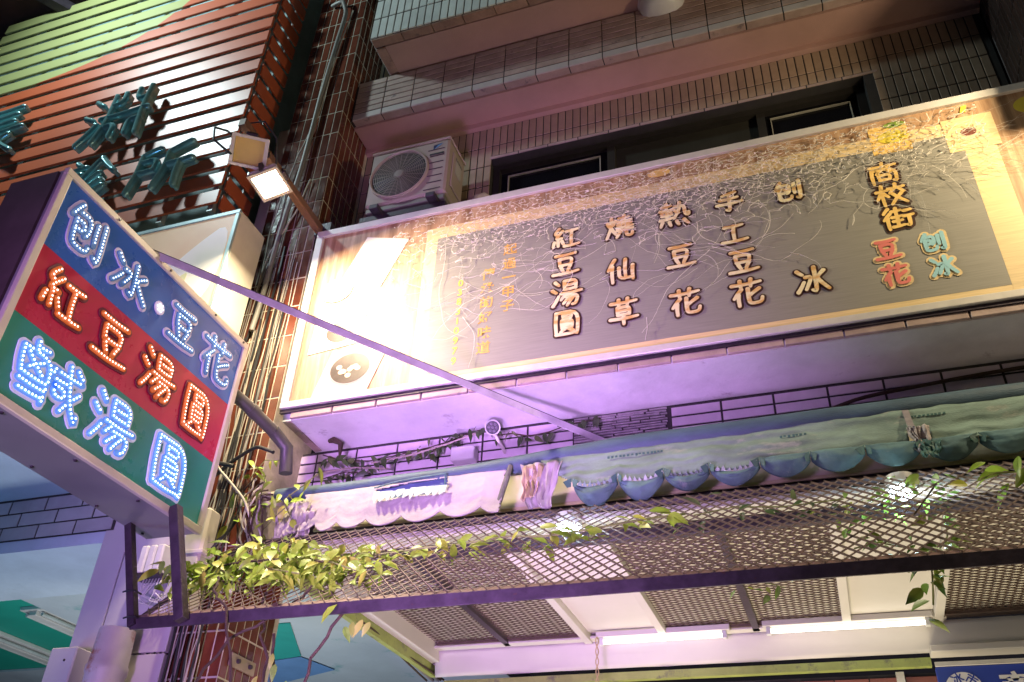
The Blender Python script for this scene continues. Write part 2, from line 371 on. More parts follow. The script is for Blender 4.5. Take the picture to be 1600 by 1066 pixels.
# dark return wall at the right
t = root('dark_pier', 'dark tiled pier in shadow at the top right, beyond the signboard', 'pillar', (1.6, 3.8, 0))
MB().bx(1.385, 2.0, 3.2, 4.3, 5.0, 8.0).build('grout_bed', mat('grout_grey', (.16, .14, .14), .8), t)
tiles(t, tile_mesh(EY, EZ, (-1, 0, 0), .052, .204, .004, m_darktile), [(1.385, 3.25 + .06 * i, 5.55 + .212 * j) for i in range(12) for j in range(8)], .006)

# ------------------------------------------------------------------ ledge under the sign and wall behind the awning
t = root('sign_ledge', 'white painted concrete ledge lit purple from below, under the long signboard', 'ledge', (-.2, 3.7, 3.93))
MB().bx(-2.605, 2.4, 3.513, 3.873, 3.932, 3.985).build('slab', mat('flaking_white_paint', (.62, .60, .62), .75, var=.16, scale=3, bump=.6, bscale=12, stain=((.36, .31, .34), 5.5, .60)), t)
a = tile_mesh(EX, EZ, FR, .2455, .036, .012, m_beige2)
tiles(t, a, [(-2.43 + .2535 * i, 3.509, 3.9555) for i in range(19)], .006)
MB().bx(-2.62, 2.4, 3.492, 3.512, 3.974, 3.993).build('drip_rail', m_steel, t)
a = tile_mesh(EX, EY, DN, .2455, .040, .006, m_beige2)
b_ = tile_mesh(EY, EX, DN, .11, .045, .006, m_beige2)
tiles(t, b_, [(-2.578, 3.57 + .115 * j, 3.932) for j in range(3)], .006)
t = root('lower_wall', 'wall strip of long pale tiles with dark joints between ledge and awning', 'wall', (-.2, 4.0, 3.2))
MB().bx(-2.685, 2.4, 3.873, 4.2, 3.30, 3.931).build('grout_bed', m_groutd, t)
m_ptile = mat('pale_long_tile', (.62, .54, .60), .5, var=.12, scale=7, orand=.09, bump=.12, bscale=40, stain=((.24, .20, .24), 9, .68))
a = tile_mesh(EX, EZ, FR, .237, .0475, .004, m_ptile)
pts = []
for i in range(-9, 9):
    x = -.607 + .1225 + .2475 * i
    for j in range(6):
        if -1.0 < x < -.6 and not (j == 5 and False): continue
        pts.append((x, 3.873, 3.892 - .0575 * j))
tiles(t, a, pts, .005)
mb = MB()
for j in range(22):
    z = 3.915 - .0145 * j
    x = -1.10
    while x < -.63:
        w_ = random.uniform(.05, .16)
        mb.bx(x, min(x + w_, -.625), 3.866 - random.uniform(0, .003), 3.874, z, z + random.uniform(.005, .009)); x += w_ + random.uniform(.0, .012)
mb.build('mortar_ridges', mat('bare_mortar', (.36, .33, .34), .9, var=.3, scale=20, bump=.6), t)

# ------------------------------------------------------------------ arcade ceiling and back
m_ceil = mat('cream_ceiling_board', (.62, .58, .49), .7, var=.07, scale=3, stain=((.45, .40, .30), 6, .70))
m_ceilw = mat('white_ceiling_board', (.54, .51, .46), .6, var=.06, scale=2, bump=.15, bscale=8, stain=((.45, .42, .36), 7, .72))
def lattice(mb, x0, x1, s0, s1, P, lx, ls, wa, ha, wb, hb):
    """expanded metal: two families of slanting strands clipped to the rectangle, P(x, s, off) -> point"""
    Hh = s1 - s0; run = Hh * lx / ls
    for fam in (0, 1):
        k = -int(run / lx) - 1
        while True:
            xa = x0 + k * lx; k += 1
            if xa > x1: break
            pa, pb = (xa, s0), (xa + run, s1)
            if fam: pa, pb = (xa + run, s0), (xa, s1)
            # clip in x
            (ax, as_), (bx_, bs) = pa, pb
            if max(ax, bx_) <= x0 or min(ax, bx_) >= x1: continue
            def cl(px, ps, qx, qs):
                if px < x0: ps += (qs - ps) * (x0 - px) / (qx - px); px = x0
                if px > x1: ps += (qs - ps) * (x1 - px) / (qx - px); px = x1
                return px, ps
            A = cl(ax, as_, bx_, bs); B = cl(bx_, bs, ax, as_)
            if abs(A[1] - B[1]) < .01: continue
            mb.bar(P(A[0], A[1], .003 * fam), P(B[0], B[1], .003 * fam), wb if fam else wa, hb if fam else ha, up=P.n)
t = root('drop_ceiling', 'white framed dropped ceiling with brown expanded metal panels behind the canopy', 'ceiling', (-.5, 4.3, 3.2))
MB().bx(-2.36, 2.4, 3.505, 3.615, 3.20, 3.226).build('front_strip', m_ceilw, t)
MB().bx(-2.36, 2.4, 3.62, 5.17, 3.228, 3.26).build('backing_board', m_ceil, t)
class PC:
    n = (0, 0, 1)
    def __call__(s, x, y, o): return V3((x, y, 3.212 + o))
m_exp = mat('brown_expanded_metal', (.10, .065, .05), .55, .2, var=.3, scale=30)
for x0, x1 in ((-2.31, -1.88), (-1.86, -1.39), (-.90, -.43), (-.40, .045), (.53, 1.1), (1.12, 1.9)):
    mb = MB(); lattice(mb, x0, x1, 3.66, 5.12, PC(), .072, .036, .0065, .003, .0065, .003)
    mb.build('mesh_panel', m_exp, t, kind='stuff')
    q = MB(); q.bx(x0, x1, 5.08, 5.15, 3.2, 3.215); q.bx(x0, x1, 3.63, 3.68, 3.2, 3.215); q.build('panel_rail', m_exp, t)
for x in (-1.87, -.415, 1.11): MB().bx(x - .018, x + .018, 3.62, 5.15, 3.19, 3.235).build('dark_divider', m_steel, t)
for x in (-1.372, -.920, .060, .510): MB().bx(x - .022, x + .022, 3.62, 5.15, 3.175, 3.24).build('white_divider', m_ceilw, t, bevel=.002)
for x0, x1 in ((-1.348, -.944), (.084, .486)): MB().bx(x0, x1, 3.64, 5.05, 3.214, 3.2255).build('white_panel', m_ceilw, t)
MB().bx(-2.39, -2.33, 3.60, 5.25, 3.13, 3.26).build('side_rail', m_ceilw, t, bevel=.003)
MB().bx(-2.425, -2.392, 3.60, 5.30, 3.07, 3.20).build('lime_edge_strip', mat('lime_paint', (.27, .32, .085), .55, var=.2, scale=8, stain=((.14, .15, .08), 9, .55)), t)
m_lime = MATS['lime_paint']
t = root('bulkhead', 'white crinkled bulkhead board carrying the two lit tubes, above the lime strip', 'wall', (-.3, 5.3, 3.05))
mb = MB(); n = 60
for i in range(n + 1):
    x = -2.36 + 3.9 * i / n
    for j in range(7):
        f = j / 6; z = 3.198 - .150 * f; y = 5.17 + .05 * f + .012 * noise.noise((x * 3, f * 2, 1)) + .006 * noise.noise((x * 9, f * 5, 4))
        mb.v.append(V3((x, y, z)))
for i in range(n):
    for j in range(6): k = i * 7 + j; mb.f.append([k, k + 1, k + 8, k + 7])
mb.build('board', m_ceilw, t, True, solid=.004)
for x0, x1 in ((-2.36, -1.30), (-1.295, -.10), (-.095, .55)): MB().bx(x0, x1, 5.10, 5.165, 3.19, 3.205).build('cover_strip', m_ceilw, t, bevel=.002)
MB().bx(-2.30, .44, 5.215, 5.26, 2.982, 3.025).build('lime_strip', m_lime, t)
MB().bx(.44, 1.6, 5.10, 5.22, 3.02, 3.055).build('white_trim', m_ceilw, t, bevel=.004)
t = root('shop_back_wall', 'red brown tiled shop wall under the lime strip at the bottom edge', 'wall', (-.3, 5.4, 0))
MB().bx(-2.3, 2.2, 5.303, 5.5, 0, 2.97).build('grout_bed', m_groutd, t)
m_redtile = mat('red_clay_tile', (.30, .10, .075), .45, var=.15, orand=.2, stain=((.42, .28, .24), 6, .6))
tiles(t, tile_mesh(EX, EZ, FR, .172, .055, .004, m_redtile), [(-2.1 + .178 * i, 5.303, 2.925 - .061 * j) for i in range(16) for j in range(3)], .004)
MB().bx(.26, .30, 5.26, 5.30, 2.4, 2.97).build('edge_trim', m_alu, t)

def tube_light(x0, x1, y, z, label, ex):
    t = root('tube_light', label, 'lamp', ((x0 + x1) / 2, y, z), 'fluorescent tubes on the bulkhead')
    MB().bx(x0 - .03, x1 + .03, y - .022, y + .022, z - .002, z + .03).build('fixture', m_ceilw, t, bevel=.003)
    MB().cyl((x0, y, z - .024), (x1, y, z - .024), .0125, 12).build('tube', emit('tube_glow', (1.0, .93, .80), ex), t, True)
    for x, d in ((x0, -1), (x1, 1)): MB().bx(x - .012, x + .012, y - .016, y + .016, z - .045, z - .002).build('end_socket', m_whitepl, t, bevel=.003)
tube_light(-1.27, -.58, 5.05, 3.175, 'lit white tube on the bulkhead, left of the two, by the hanging cord', 5)
tube_light(-.345, .45, 5.05, 3.18, 'lit white tube on the bulkhead, right of the two, toward the blue sign', 4)
t = root('hanging_cord', 'twisted beige cord hanging from the left end of the lit tube', 'cord', (-1.29, 5.02, 3.1))
for ph in (0, 3.1):
    MB().tube([(-1.29 + .008 * math.sin(k * .9 + ph), 5.02 + .008 * math.cos(k * .9 + ph), 3.17 - .016 * k) for k in range(26)], .0035, 5).build('strand', mat('beige_cord', (.42, .33, .16), .8), t, True)

# round white LED lamps under the arcade edge
def led_lamp(x, y, z, label):
    t = root('round_led_lamp', label, 'lamp', (x, y, z), 'round LED lamps behind the mesh canopy')
    MB().lathe((x, y, z), DN, [(-.05, .02), (-.04, .055), (0, .062), (.012, .060), (.012, .05)], 18).build('housing', m_whitepl, t, True)
    MB().lathe((x, y, z), DN, [(.010, .050), (.030, .046), (.045, .030), (.050, .001)], 18).build('diffuser', emit('led_white', (.72, .90, 1.0), 30), t, True)
    l = bpy.data.lights.new('led_glow', 'POINT'); l.energy = 3.5; l.color = (.62, .85, 1); l.shadow_soft_size = .02
    o = bpy.data.objects.new('led_glow', l); COL.objects.link(o); o.location = (x, y - .17, z - .15)
led_lamp(-1.02, 3.50, 3.185, 'bright cool white round lamp behind the mesh, left one, under the torn awning gap')
led_lamp(.325, 3.50, 3.205, 'bright cool white round lamp behind the mesh, right one, near green leaves')

# old painted concrete ceiling left of the dropped ceiling, with teal and blue painted patches
t = MB().bx(-5.0, -2.43, 4.2, 9.5, 3.45, 3.6).build('painted_ceiling', mat('grey_blue_paint', (.40, .46, .50), .8, var=.08, scale=2, bump=.3, bscale=20, stain=((.22, .36, .38), 3.2, .60)),
    label='grey blue peeling ceiling of the walkway beside the tiled pillar', cat='ceiling')
pr = t
q = MB(); q.slab([(-3.45, 5.20, 3.444), (-3.95, 5.20, 3.444), (-4.4, 6.05, 3.444), (-3.78, 5.92, 3.444)], DN, .003); q.build('teal_paint_patch', mat('teal_paint', (.02, .30, .26), .6, var=.1), pr)
q = MB(); q.slab([(-3.79, 5.93, 3.441), (-4.4, 6.06, 3.441), (-4.6, 6.7, 3.441), (-3.70, 6.30, 3.441)], DN, .003); q.build('blue_paint_patch', mat('blue_paint', (.12, .25, .48), .6, var=.1), pr)

# ------------------------------------------------------------------ neighbour clinic at the left
m_slat = bpy.data.materials.new('slat_paint'); m_slat.use_nodes = True
nt = m_slat.node_tree; Nn = nt.nodes; Lk = nt.links; B = Nn['Principled BSDF']
ge = Nn.new('ShaderNodeNewGeometry'); sp = Nn.new('ShaderNodeSeparateXYZ'); Lk.new(ge.outputs['Position'], sp.inputs[0])
def mth(op, a, b=None):
    m = Nn.new('ShaderNodeMath'); m.operation = op
    for i, x in enumerate((a, b)):
        if x is None: continue
        if isinstance(x, (int, float)): m.inputs[i].default_value = x
        else: Lk.new(x, m.inputs[i])
    return m.outputs[0]
e1 = mth('MULTIPLY', mth('POWER', 2.718, mth('MULTIPLY', mth('ADD', sp.outputs['X'], 4.24), 1.9)), .6)
gt = mth('GREATER_THAN', mth('SUBTRACT', sp.outputs['Z'], e1), 7.45)
mx = Nn.new('ShaderNodeMix'); mx.data_type = 'RGBA'; Lk.new(gt, mx.inputs['Factor'])
mx.inputs['A'].default_value = (.55, .11, .04, 1); mx.inputs['B'].default_value = (.42, .43, .17, 1)
nz = Nn.new('ShaderNodeTexNoise'); nz.inputs['Scale'].default_value = 1.6; nz.inputs['Detail'].default_value = 6
mr = Nn.new('ShaderNodeMapRange'); mr.inputs['To Min'].default_value = .82; mr.inputs['To Max'].default_value = 1.12
Lk.new(ge.outputs['Position'], nz.inputs['Vector']); Lk.new(nz.outputs['Fac'], mr.inputs[0])
hs = Nn.new('ShaderNodeHueSaturation'); Lk.new(mr.outputs[0], hs.inputs['Value']); Lk.new(mx.outputs['Result'], hs.inputs['Color'])
Lk.new(hs.outputs[0], B.inputs['Base Color']); B.inputs['Roughness'].default_value = .40; B.inputs['Specular IOR Level'].default_value = .8
t = root('clinic_facade', 'orange and yellow green slatted clinic front with teal raised letters at the top left', 'building', (-5.2, 3.6, 0))
MB().bx(-9.5, -3.40, 3.56, 3.9, 3.6, 9.5).build('back_wall', mat('grey_teal_wall', (.30, .44, .44), .6, var=.2, scale=3), t)
sm = {}
def slat(name, x0, x1, y0, y1, z0, z1):
    key = (round(x1 - x0, 3), round(y1 - y0, 3))
    c = ((x0 + x1) / 2, (y0 + y1) / 2, (z0 + z1) / 2)
    if key not in sm:
        o = MB().bx(x0, x1, y0, y1, z0, z1).build(name, m_slat, t, bevel=.004); sm[key] = o.data; return
    link(name, sm[key], c, t, (random.gauss(0, .012), 0, 0))
for k in range(19):
    z0 = 5.524 + .1642 * k
    slat('slat', -6.4 if k else -6.2, -3.305, 3.30, 3.320, z0, z0 + .116)
    slat('return_slat', -3.322, -3.304, 3.345, 3.62, z0 - .01, z0 + .106)
for x in (-3.36, -3.75, -4.3, -4.85, -5.4, -5.95): MB().bx(x - .02, x + .02, 3.322, 3.36, 5.48, 8.62).build('slat_post', mat('galvanised', (.42, .46, .46), .4, .6), t)
for y in (3.40, 3.56): MB().bx(-3.352, -3.34, y - .015, y + .015, 5.48, 8.62).build('slat_post', MATS['galvanised'], t)
MB().bx(-3.33, -3.115, 3.72, 3.76, 4.2, 6.62).build('side_board', m_cream, t)
MB().bx(-3.36, -3.10, 3.953, 4.2, 4.0, 8.6).build('recess_wall', m_groutd, t)
tiles(t, tile_mesh(EX, EZ, FR, .052, .204, .004, m_beige), [(-3.33 + .059 * i, 3.953, 6.3 + .212 * j) for i in range(4) for j in range(11)], .006)
MB().bx(-9.5, -3.6, 2.95, 3.45, 8.72, 9.4).build('dark_overhang', mat('dark_maroon_paint', (.06, .022, .022), .7, var=.3), t)
MB().bar((-6.1, 2.9, 8.70), (-5.6, 3.45, 8.55), .10, .10).build('overhang_beam', m_steel, t)
m_teal = mat('teal_enamel_letters', (.22, .46, .48), .16, .35, var=.2, scale=8, spec=.8)
for ch, cx, cz, w_, h_ in (('淵', -4.385, 6.565, .60, .56), ('所', -3.755, 5.865, .50, .42), ('診', -4.40, 5.90, .48, .46), ('長', -5.62, 6.78, .60, .56)):
    fr = Frame((cx, 3.20, cz), EX, EZ, FR, w_, h_); mb = MB()
    for st in strokes(ch):
        pts = [fr.P(fr.xy(q), 0) for q in st]; d0 = (pts[0] - pts[1]).normalized() * .02; d1 = (pts[-1] - pts[-2]).normalized() * .02
        pts = [pts[0] + d0] + pts + [pts[-1] + d1]
        mb.tube(pts, [.012] + [.024] * (len(pts) - 2) + [.013], 8)
    for p in list(mb.v): p.y = 3.20 + (p.y - 3.20) * 1.25
    ribbons(mb, Frame((cx, 3.215, cz), EX, EZ, FR, w_, h_), ch, .032, 0, .034, taper=.05)
    mb.build('character', m_teal, t, True)

t = root('clinic_light_box', 'cream clinic light box sign with a pale petal print and purple character', 'sign', (-3.4, 3.3, 4.0))
MB().bx(-4.3, -2.952, 3.165, 3.42, 3.98, 5.232).build('cabinet', m_cream, t, bevel=.004)
fr_ = MB(); fr_.bx(-4.3, -2.95, 3.150, 3.166, 5.205, 5.235); fr_.bx(-2.978, -2.95, 3.150, 3.166, 3.98, 5.204)
fr_.build('frame', mat('pale_blue_aluminium', (.46, .58, .58), .4, .5), t, bevel=.003)
MB().bx(-4.28, -2.979, 3.157, 3.164, 4.0, 5.204).build('face', mat('apricot_acrylic', (.80, .58, .38), .35, var=.06, emis=(1, .72, .42), estr=.22), t)
m_pet = mat('white_petal_print', (.82, .80, .76), .35, var=.03, emis=(1, .9, .75), estr=.25); m_pet2 = mat('yellow_petal_print', (.72, .72, .40), .35, var=.03, emis=(.9, .85, .5), estr=.22)
def petal(pts, y, m):
    p = [V3((x, y, z)) for x, z in pts]
    for _ in range(2):
        q = []
        for a, b in zip(p, p[1:] + p[:1]): q += [a * .75 + b * .25, a * .25 + b * .75]
        p = q
    MB().slab(p, FR, .001).build('petal_print', m, t)
petal([(-2.99, 5.17), (-3.20, 5.02), (-3.36, 4.86), (-3.36, 4.98), (-3.50, 5.02), (-3.66, 4.93), (-3.74, 4.70), (-3.60, 4.4), (-3.2, 4.35), (-2.99, 4.7)], 3.1555, m_pet)
petal([(-3.18, 4.85), (-3.34, 4.70), (-3.50, 4.50), (-3.36, 4.56), (-3.25, 4.60)], 3.1535, m_pet2)
petal([(-3.00, 4.62), (-3.2, 4.55), (-3.45, 4.40), (-3.3, 4.15), (-3.0, 4.15)], 3.1535, m_pet2)
m_pur = mat('purple_print', (.20, .06, .42), .4); m_wpr = mat('white_print', (.80, .78, .78), .4, var=.03)
f2 = Frame((-3.60, 3.1515, 4.83), EX, EZ, FR, .20, .20)
for mm, wd, of in ((m_pur, .085, 0), (m_wpr, .040, .0012)):
    ribbons(MB(), f2, '卩', wd, of).build('character', mm, t)

# clinic arcade: slab underside, tiled beam, teal ceiling with dead tubes
m_blu = mat('pale_blue_concrete', (.42, .50, .58), .8, var=.12, scale=2.5, bump=.4, bscale=16, stain=((.30, .30, .34), 6, .64))
t = root('clinic_arcade', 'pale concrete beam of the clinic walkway with a three row tile band, lower left', 'building', (-4.6, 3.8, 3.3))
MB().bx(-9, -3.2, 3.0, 3.502, 3.66, 3.72).build('slab_underside', m_blu, t)
MB().bx(-9, -3.2, 3.0, 3.10, 3.722, 3.95).build('slab_face', m_white, t)
MB().bx(-9, -3.5, 3.505, 4.15, 3.34, 3.659).build('beam', m_blu, t)
MB().bx(-9, -3.5, 3.497, 3.504, 3.405, 3.659).build('grout_bed', m_groutd, t)
m_greyt = mat('grey_long_tile', (.34, .34, .36), .4, var=.15, orand=.12, stain=((.2, .2, .22), 8, .64))
tiles(t, tile_mesh(EX, EZ, FR, .245, .072, .004, m_greyt), [(-3.64 - .255 * i + (.1 if j % 2 else 0), 3.497, 3.447 + .081 * j) for i in range(12) for j in range(3)], .006)
t = MB().bx(-11, -3.55, 4.16, 9.5, 3.60, 3.7).build('teal_ceiling', mat('teal_green_paint', (.015, .36, .27), .6, var=.1, scale=2), label='teal green ceiling of the clinic walkway with dead tube lights', cat='ceiling')
MB().bx(-11, -4.2, 6.3, 9.5, 3.58, 3.597).build('grey_patch', m_blu, t)
for i, (x, y0, y1, lab) in enumerate(((-4.62, 4.7, 6.0, 'unlit tube fixture on the teal ceiling, nearest the purple pillar'), (-5.42, 4.9, 6.3, 'unlit tube fixture in the middle of the teal ceiling'), (-6.25, 5.2, 6.6, 'unlit tube fixture on the teal ceiling at the far left edge'))):
    f = root('dead_tube_light', lab, 'lamp', (x, (y0 + y1) / 2, 3.6), 'unlit tubes on the teal ceiling')
    q = MB(); q.bx(x - .11, x + .11, y0, y1, 3.57, 3.599); q.bx(x - .035, x + .035, y0 + .02, y1 - .02, 3.535, 3.57); q.build('fixture', m_whitepl, f, bevel=.004)
    for d in (-.07, .07): MB().cyl((x + d, y0 + .04, 3.548), (x + d, y1 - .04, 3.548), .013, 10).build('tube', mat('dead_tube', (.5, .54, .54), .2), f, True)

# purple lit clad pillar
t = root('clad_pillar', 'smooth metal clad pillar glowing purple below the projecting sign', 'pillar', (-3.3, 3.7, 0))
m_clad = mat('white_clad_panel', (.46, .44, .46), .42, var=.07, scale=2, bump=.08, bscale=6, stain=((.42, .38, .40), 5, .72))
for z0, z1 in ((2.0, 2.742), (2.75, 3.66)):
    MB().bx(-3.55, -3.385, 3.50, 3.53, z0, z1).build('panel', m_clad, t, bevel=.003)
    MB().bx(-3.378, -2.97, 3.50, 3.53, z0, z1).build('panel', m_clad, t, bevel=.003)
MB().bx(-3.55, -3.0, 3.532, 4.1, 0, 3.66).build('core', m_steel, t)
t = root('cable_trunking', 'cream cable cover running down beside the purple pillar, behind the sign post', 'trunking', (-2.9, 3.44, 2.6))
MB().bx(-2.95, -2.83, 3.40, 3.497, 2.92, 3.42).build('cover', m_cream, t, bevel=.012)
MB().bx(-2.965, -2.815, 3.395, 3.498, 3.18, 3.20).build('joint_band', m_cream, t, bevel=.003)
t = root('junction_box', 'ribbed pale junction box with loose wires on the purple pillar', 'box', (-3.13, 3.45, 3.1))
for i in range(3): MB().bx(-3.20 + .048 * i, -3.157 + .048 * i, 3.41, 3.497, 3.11, 3.255).build('rib', m_whitepl, t, bevel=.008)
MB().bx(-3.21, -3.05, 3.40, 3.497, 3.093, 3.108).build('base_lip', m_steel, t)
for i in range(7):
    x = -3.17 + .018 * i; a = random.uniform(.04, .10)
    MB().tube([(x, 3.46, 3.10), (x + .02, 3.43, 3.06), (x + random.uniform(-.03, .05), 3.43, 3.06 - a), (x + .06, 3.45, 3.0 - a * .5), (x + .10, 3.47, 3.02), (x + .12, 3.48, 2.9)], .0035, 5).build('wire', m_whitepl, t, True)
t = root('drain_pipe', 'stained wide pvc pipe end in front of the purple pillar at the bottom', 'pipe', (-3.17, 3.40, 2.6))
MB().lathe((-3.185, 3.40, 2.83), DN, [(.0, .078), (.002, .082), (.16, .088), (.17, .094), (.20, .094), (.21, .088), (.5, .09)], 28).build('pipe', mat('stained_pvc', (.50, .46, .42), .5, var=.12, scale=5, stain=((.34, .13, .05), 4, .50)), t, True)
MB().lathe((-3.185, 3.40, 2.829), DN, [(0, .001), (.0, .078)], 28).build('lid', m_whitepl, t)
t = root('meter_box', 'plain white metal box with one screw at the bottom left', 'box', (-3.46, 3.40, 2.4))
MB().bx(-3.53, -3.375, 3.38, 3.497, 2.2, 2.762).build('body', m_clad, t, bevel=.006)
MB().cyl((-3.43, 3.377, 2.70), (-3.43, 3.382, 2.70), .006, 8).build('screw', m_steel, t)

# ------------------------------------------------------------------ the long signboard
t = root('shop_signboard', 'long printed dessert shop signboard on wood grain with gold characters and dry roots', 'sign', (-.4, 3.55, 4.0))
MB().bx(-2.615, 2.1, 3.502, 3.61, 4.0, 5.245).build('cabinet', m_alu, t)
q = MB(); q.bx(-2.62, 2.1, 3.480, 3.5015, 5.200, 5.248); q.bx(-2.62, -2.572, 3.480, 3.5015, 4.036, 5.199); q.bx(-2.62, 2.1, 3.480, 3.5015, 3.997, 4.035)
q.build('frame', m_alu, t, bevel=.003)
wm = bpy.data.materials.new('printed_wood'); wm.use_nodes = True; nt = wm.node_tree; Nn = nt.nodes; Lk = nt.links; B = Nn['Principled BSDF']
tc = Nn.new('ShaderNodeTexCoord'); mp = Nn.new('ShaderNodeMapping'); mp.inputs['Scale'].default_value = (16, 1, 1.1); Lk.new(tc.outputs['Object'], mp.inputs[0])
n1 = Nn.new('ShaderNodeTexNoise'); n1.inputs['Scale'].default_value = 2.2; n1.inputs['Detail'].default_value = 9; n1.inputs['Roughness'].default_value = .7; Lk.new(mp.outputs[0], n1.inputs['Vector'])
cr = Nn.new('ShaderNodeValToRGB'); E_ = cr.color_ramp.elements
E_[0].position = .30; E_[0].color = (.28, .14, .07, 1); E_[1].position = .72; E_[1].color = (.66, .48, .30, 1); e = cr.color_ramp.elements.new(.5); e.color = (.46, .28, .15, 1)
Lk.new(n1.outputs['Fac'], cr.inputs[0])
w1 = Nn.new('ShaderNodeTexWave'); w1.wave_type = 'BANDS'; w1.bands_direction = 'X'; w1.inputs['Scale'].default_value = 1.35; w1.inputs['Distortion'].default_value = .3
Lk.new(tc.outputs['Object'], w1.inputs['Vector'])
c2 = Nn.new('ShaderNodeValToRGB'); c2.color_ramp.elements[0].position = 0; c2.color_ramp.elements[0].color = (.55, .5, .45, 1); c2.color_ramp.elements[1].position = .12; c2.color_ramp.elements[1].color = (1, 1, 1, 1)
Lk.new(w1.outputs['Fac'], c2.inputs[0])
mm = Nn.new('ShaderNodeMix'); mm.data_type = 'RGBA'; mm.blend_type = 'MULTIPLY'; mm.inputs['Factor'].default_value = .7
Lk.new(cr.outputs[0], mm.inputs['A']); Lk.new(c2.outputs[0], mm.inputs['B']); Lk.new(mm.outputs['Result'], B.inputs['Base Color']); B.inputs['Roughness'].default_value = .5
MB().bx(-2.571, 2.1, 3.4975, 3.5010, 4.036, 5.199).build('printed_face', wm, t)
m_gold = mat('printed_gold_board', (.74, .56, .28), .5, var=.14, scale=7, stretch=(1, 1, 26))
q = MB(); q.bx(-1.876, 1.065, 3.4945, 3.4970, 5.003, 5.088); q.bx(-1.876, -1.803, 3.4945, 3.4970, 4.037, 5.0025); q.bx(.93, 1.065, 3.4945, 3.4970, 4.037, 5.0025); q.bx(-1.8025, .9295, 3.4945, 3.4970, 4.037, 4.072)
q.build('gold_border', m_gold, t)
MB().bx(-1.8025, .9295, 3.4940, 3.4965, 4.0725, 5.0025).build('grey_board', mat('printed_grey_board', (.275, .262, .215), .45, var=.13, scale=5, stretch=(1, 1, 40)), t)
mc = bpy.data.materials.new('gold_ink'); mc.use_nodes = True; nt = mc.node_tree; Nn = nt.nodes; Lk = nt.links; B = Nn['Principled BSDF']
tc = Nn.new('ShaderNodeTexCoord'); n1 = Nn.new('ShaderNodeTexNoise'); n1.inputs['Scale'].default_value = 15; n1.inputs['Detail'].default_value = 5
mp = Nn.new('ShaderNodeMapping'); mp.inputs['Scale'].default_value = (.6, 1, 1.6); Lk.new(tc.outputs['Object'], mp.inputs[0]); Lk.new(mp.outputs[0], n1.inputs['Vector'])
cr = Nn.new('ShaderNodeValToRGB'); cr.color_ramp.elements[0].position = .42; cr.color_ramp.elements[0].color = (.68, .40, .12, 1); cr.color_ramp.elements[1].position = .56; cr.color_ramp.elements[1].color = (.86, .76, .42, 1)
Lk.new(n1.outputs['Fac'], cr.inputs[0]); Lk.new(cr.outputs[0], B.inputs['Base Color']); B.inputs['Roughness'].default_value = .5
m_ink = mat('dark_brown_ink', (.06, .028, .018), .5, var=.1); m_pink = mat('pink_ink', (.72, .20, .16), .5, var=.1); m_sky = mat('sky_ink', (.30, .56, .60), .5, var=.1)
m_gold2 = mat('amber_ink', (.82, .54, .16), .5, var=.2, scale=14); m_yel = mat('yellow_ink', (.72, .58, .06), .5, var=.1); m_org = mat('orange_ink', (.66, .40, .08), .5, var=.15, scale=14)
def sign_char(ch, x, z, w_, h_, m, mo, wi, wo):
    f = Frame((x, 3.4920, z), EX, EZ, FR, w_, h_)
    c = ribbons(MB(), f, ch, wi, .0040, taper=.22).build('character', m, t)
    ribbons(MB(), f, ch, wo, .0, taper=.12).build('outline', mo, c)
for chs in (("紅", -1.045, 4.813, .138), ("豆", -1.042, 4.636, .130), ("湯", -1.036, 4.445, .145), ("圓", -1.031, 4.255, .125),
            ("燒", -.752, 4.820, .132), ("仙", -.747, 4.527, .135), ("草", -.743, 4.268, .132), ("熱", -.462, 4.832, .140), ("豆", -.445, 4.550, .128), ("花", -.442, 4.262, .132),
            ("手", -.181, 4.841, .120), ("工", -.176, 4.633, .118), ("豆", -.152, 4.448, .128), ("花", -.153, 4.257, .132), ("刨", .109, 4.836, .122), ("冰", .140, 4.266, .135)):
    ch, x, z, s_ = chs; sign_char(ch, x, z, s_ * 1.14, s_ * 1.24, mc, m_ink, .0215, .0405)
for ch, x, z in (("商", .556, 4.835), ("校", .562, 4.690), ("街", .566, 4.540)): sign_char(ch, x, z, .138, .140, m_gold2, m_ink, .0195, .046)
for ch, x, z in (("豆", .486, 4.368), ("花", .495, 4.220)): sign_char(ch, x, z, .112, .125, m_pink, m_gold, .019, .042)
for ch, x, z in (("刨", .680, 4.362), ("冰", .692, 4.222)): sign_char(ch, x, z, .108, .122, m_sky, m_gold, .019, .042)
for s_, x, zs in (("起過一甲子", -1.357, (4.813, 4.712, 4.617, 4.520, 4.428)), ("傳承的好味道", -1.476, (4.664, 4.567, 4.473, 4.374, 4.278, 4.183)), ("038310979", -1.634, tuple(4.640 - .0635 * i for i in range(9)))):
    for ch, z in zip(s_, zs):
        dg = ch.isdigit()
        put_text('character', ch, .062 if dg else .080, (x, 3.4925 , z), EX, EZ, m_yel if dg else m_org, t, .0012 if dg else .0016)
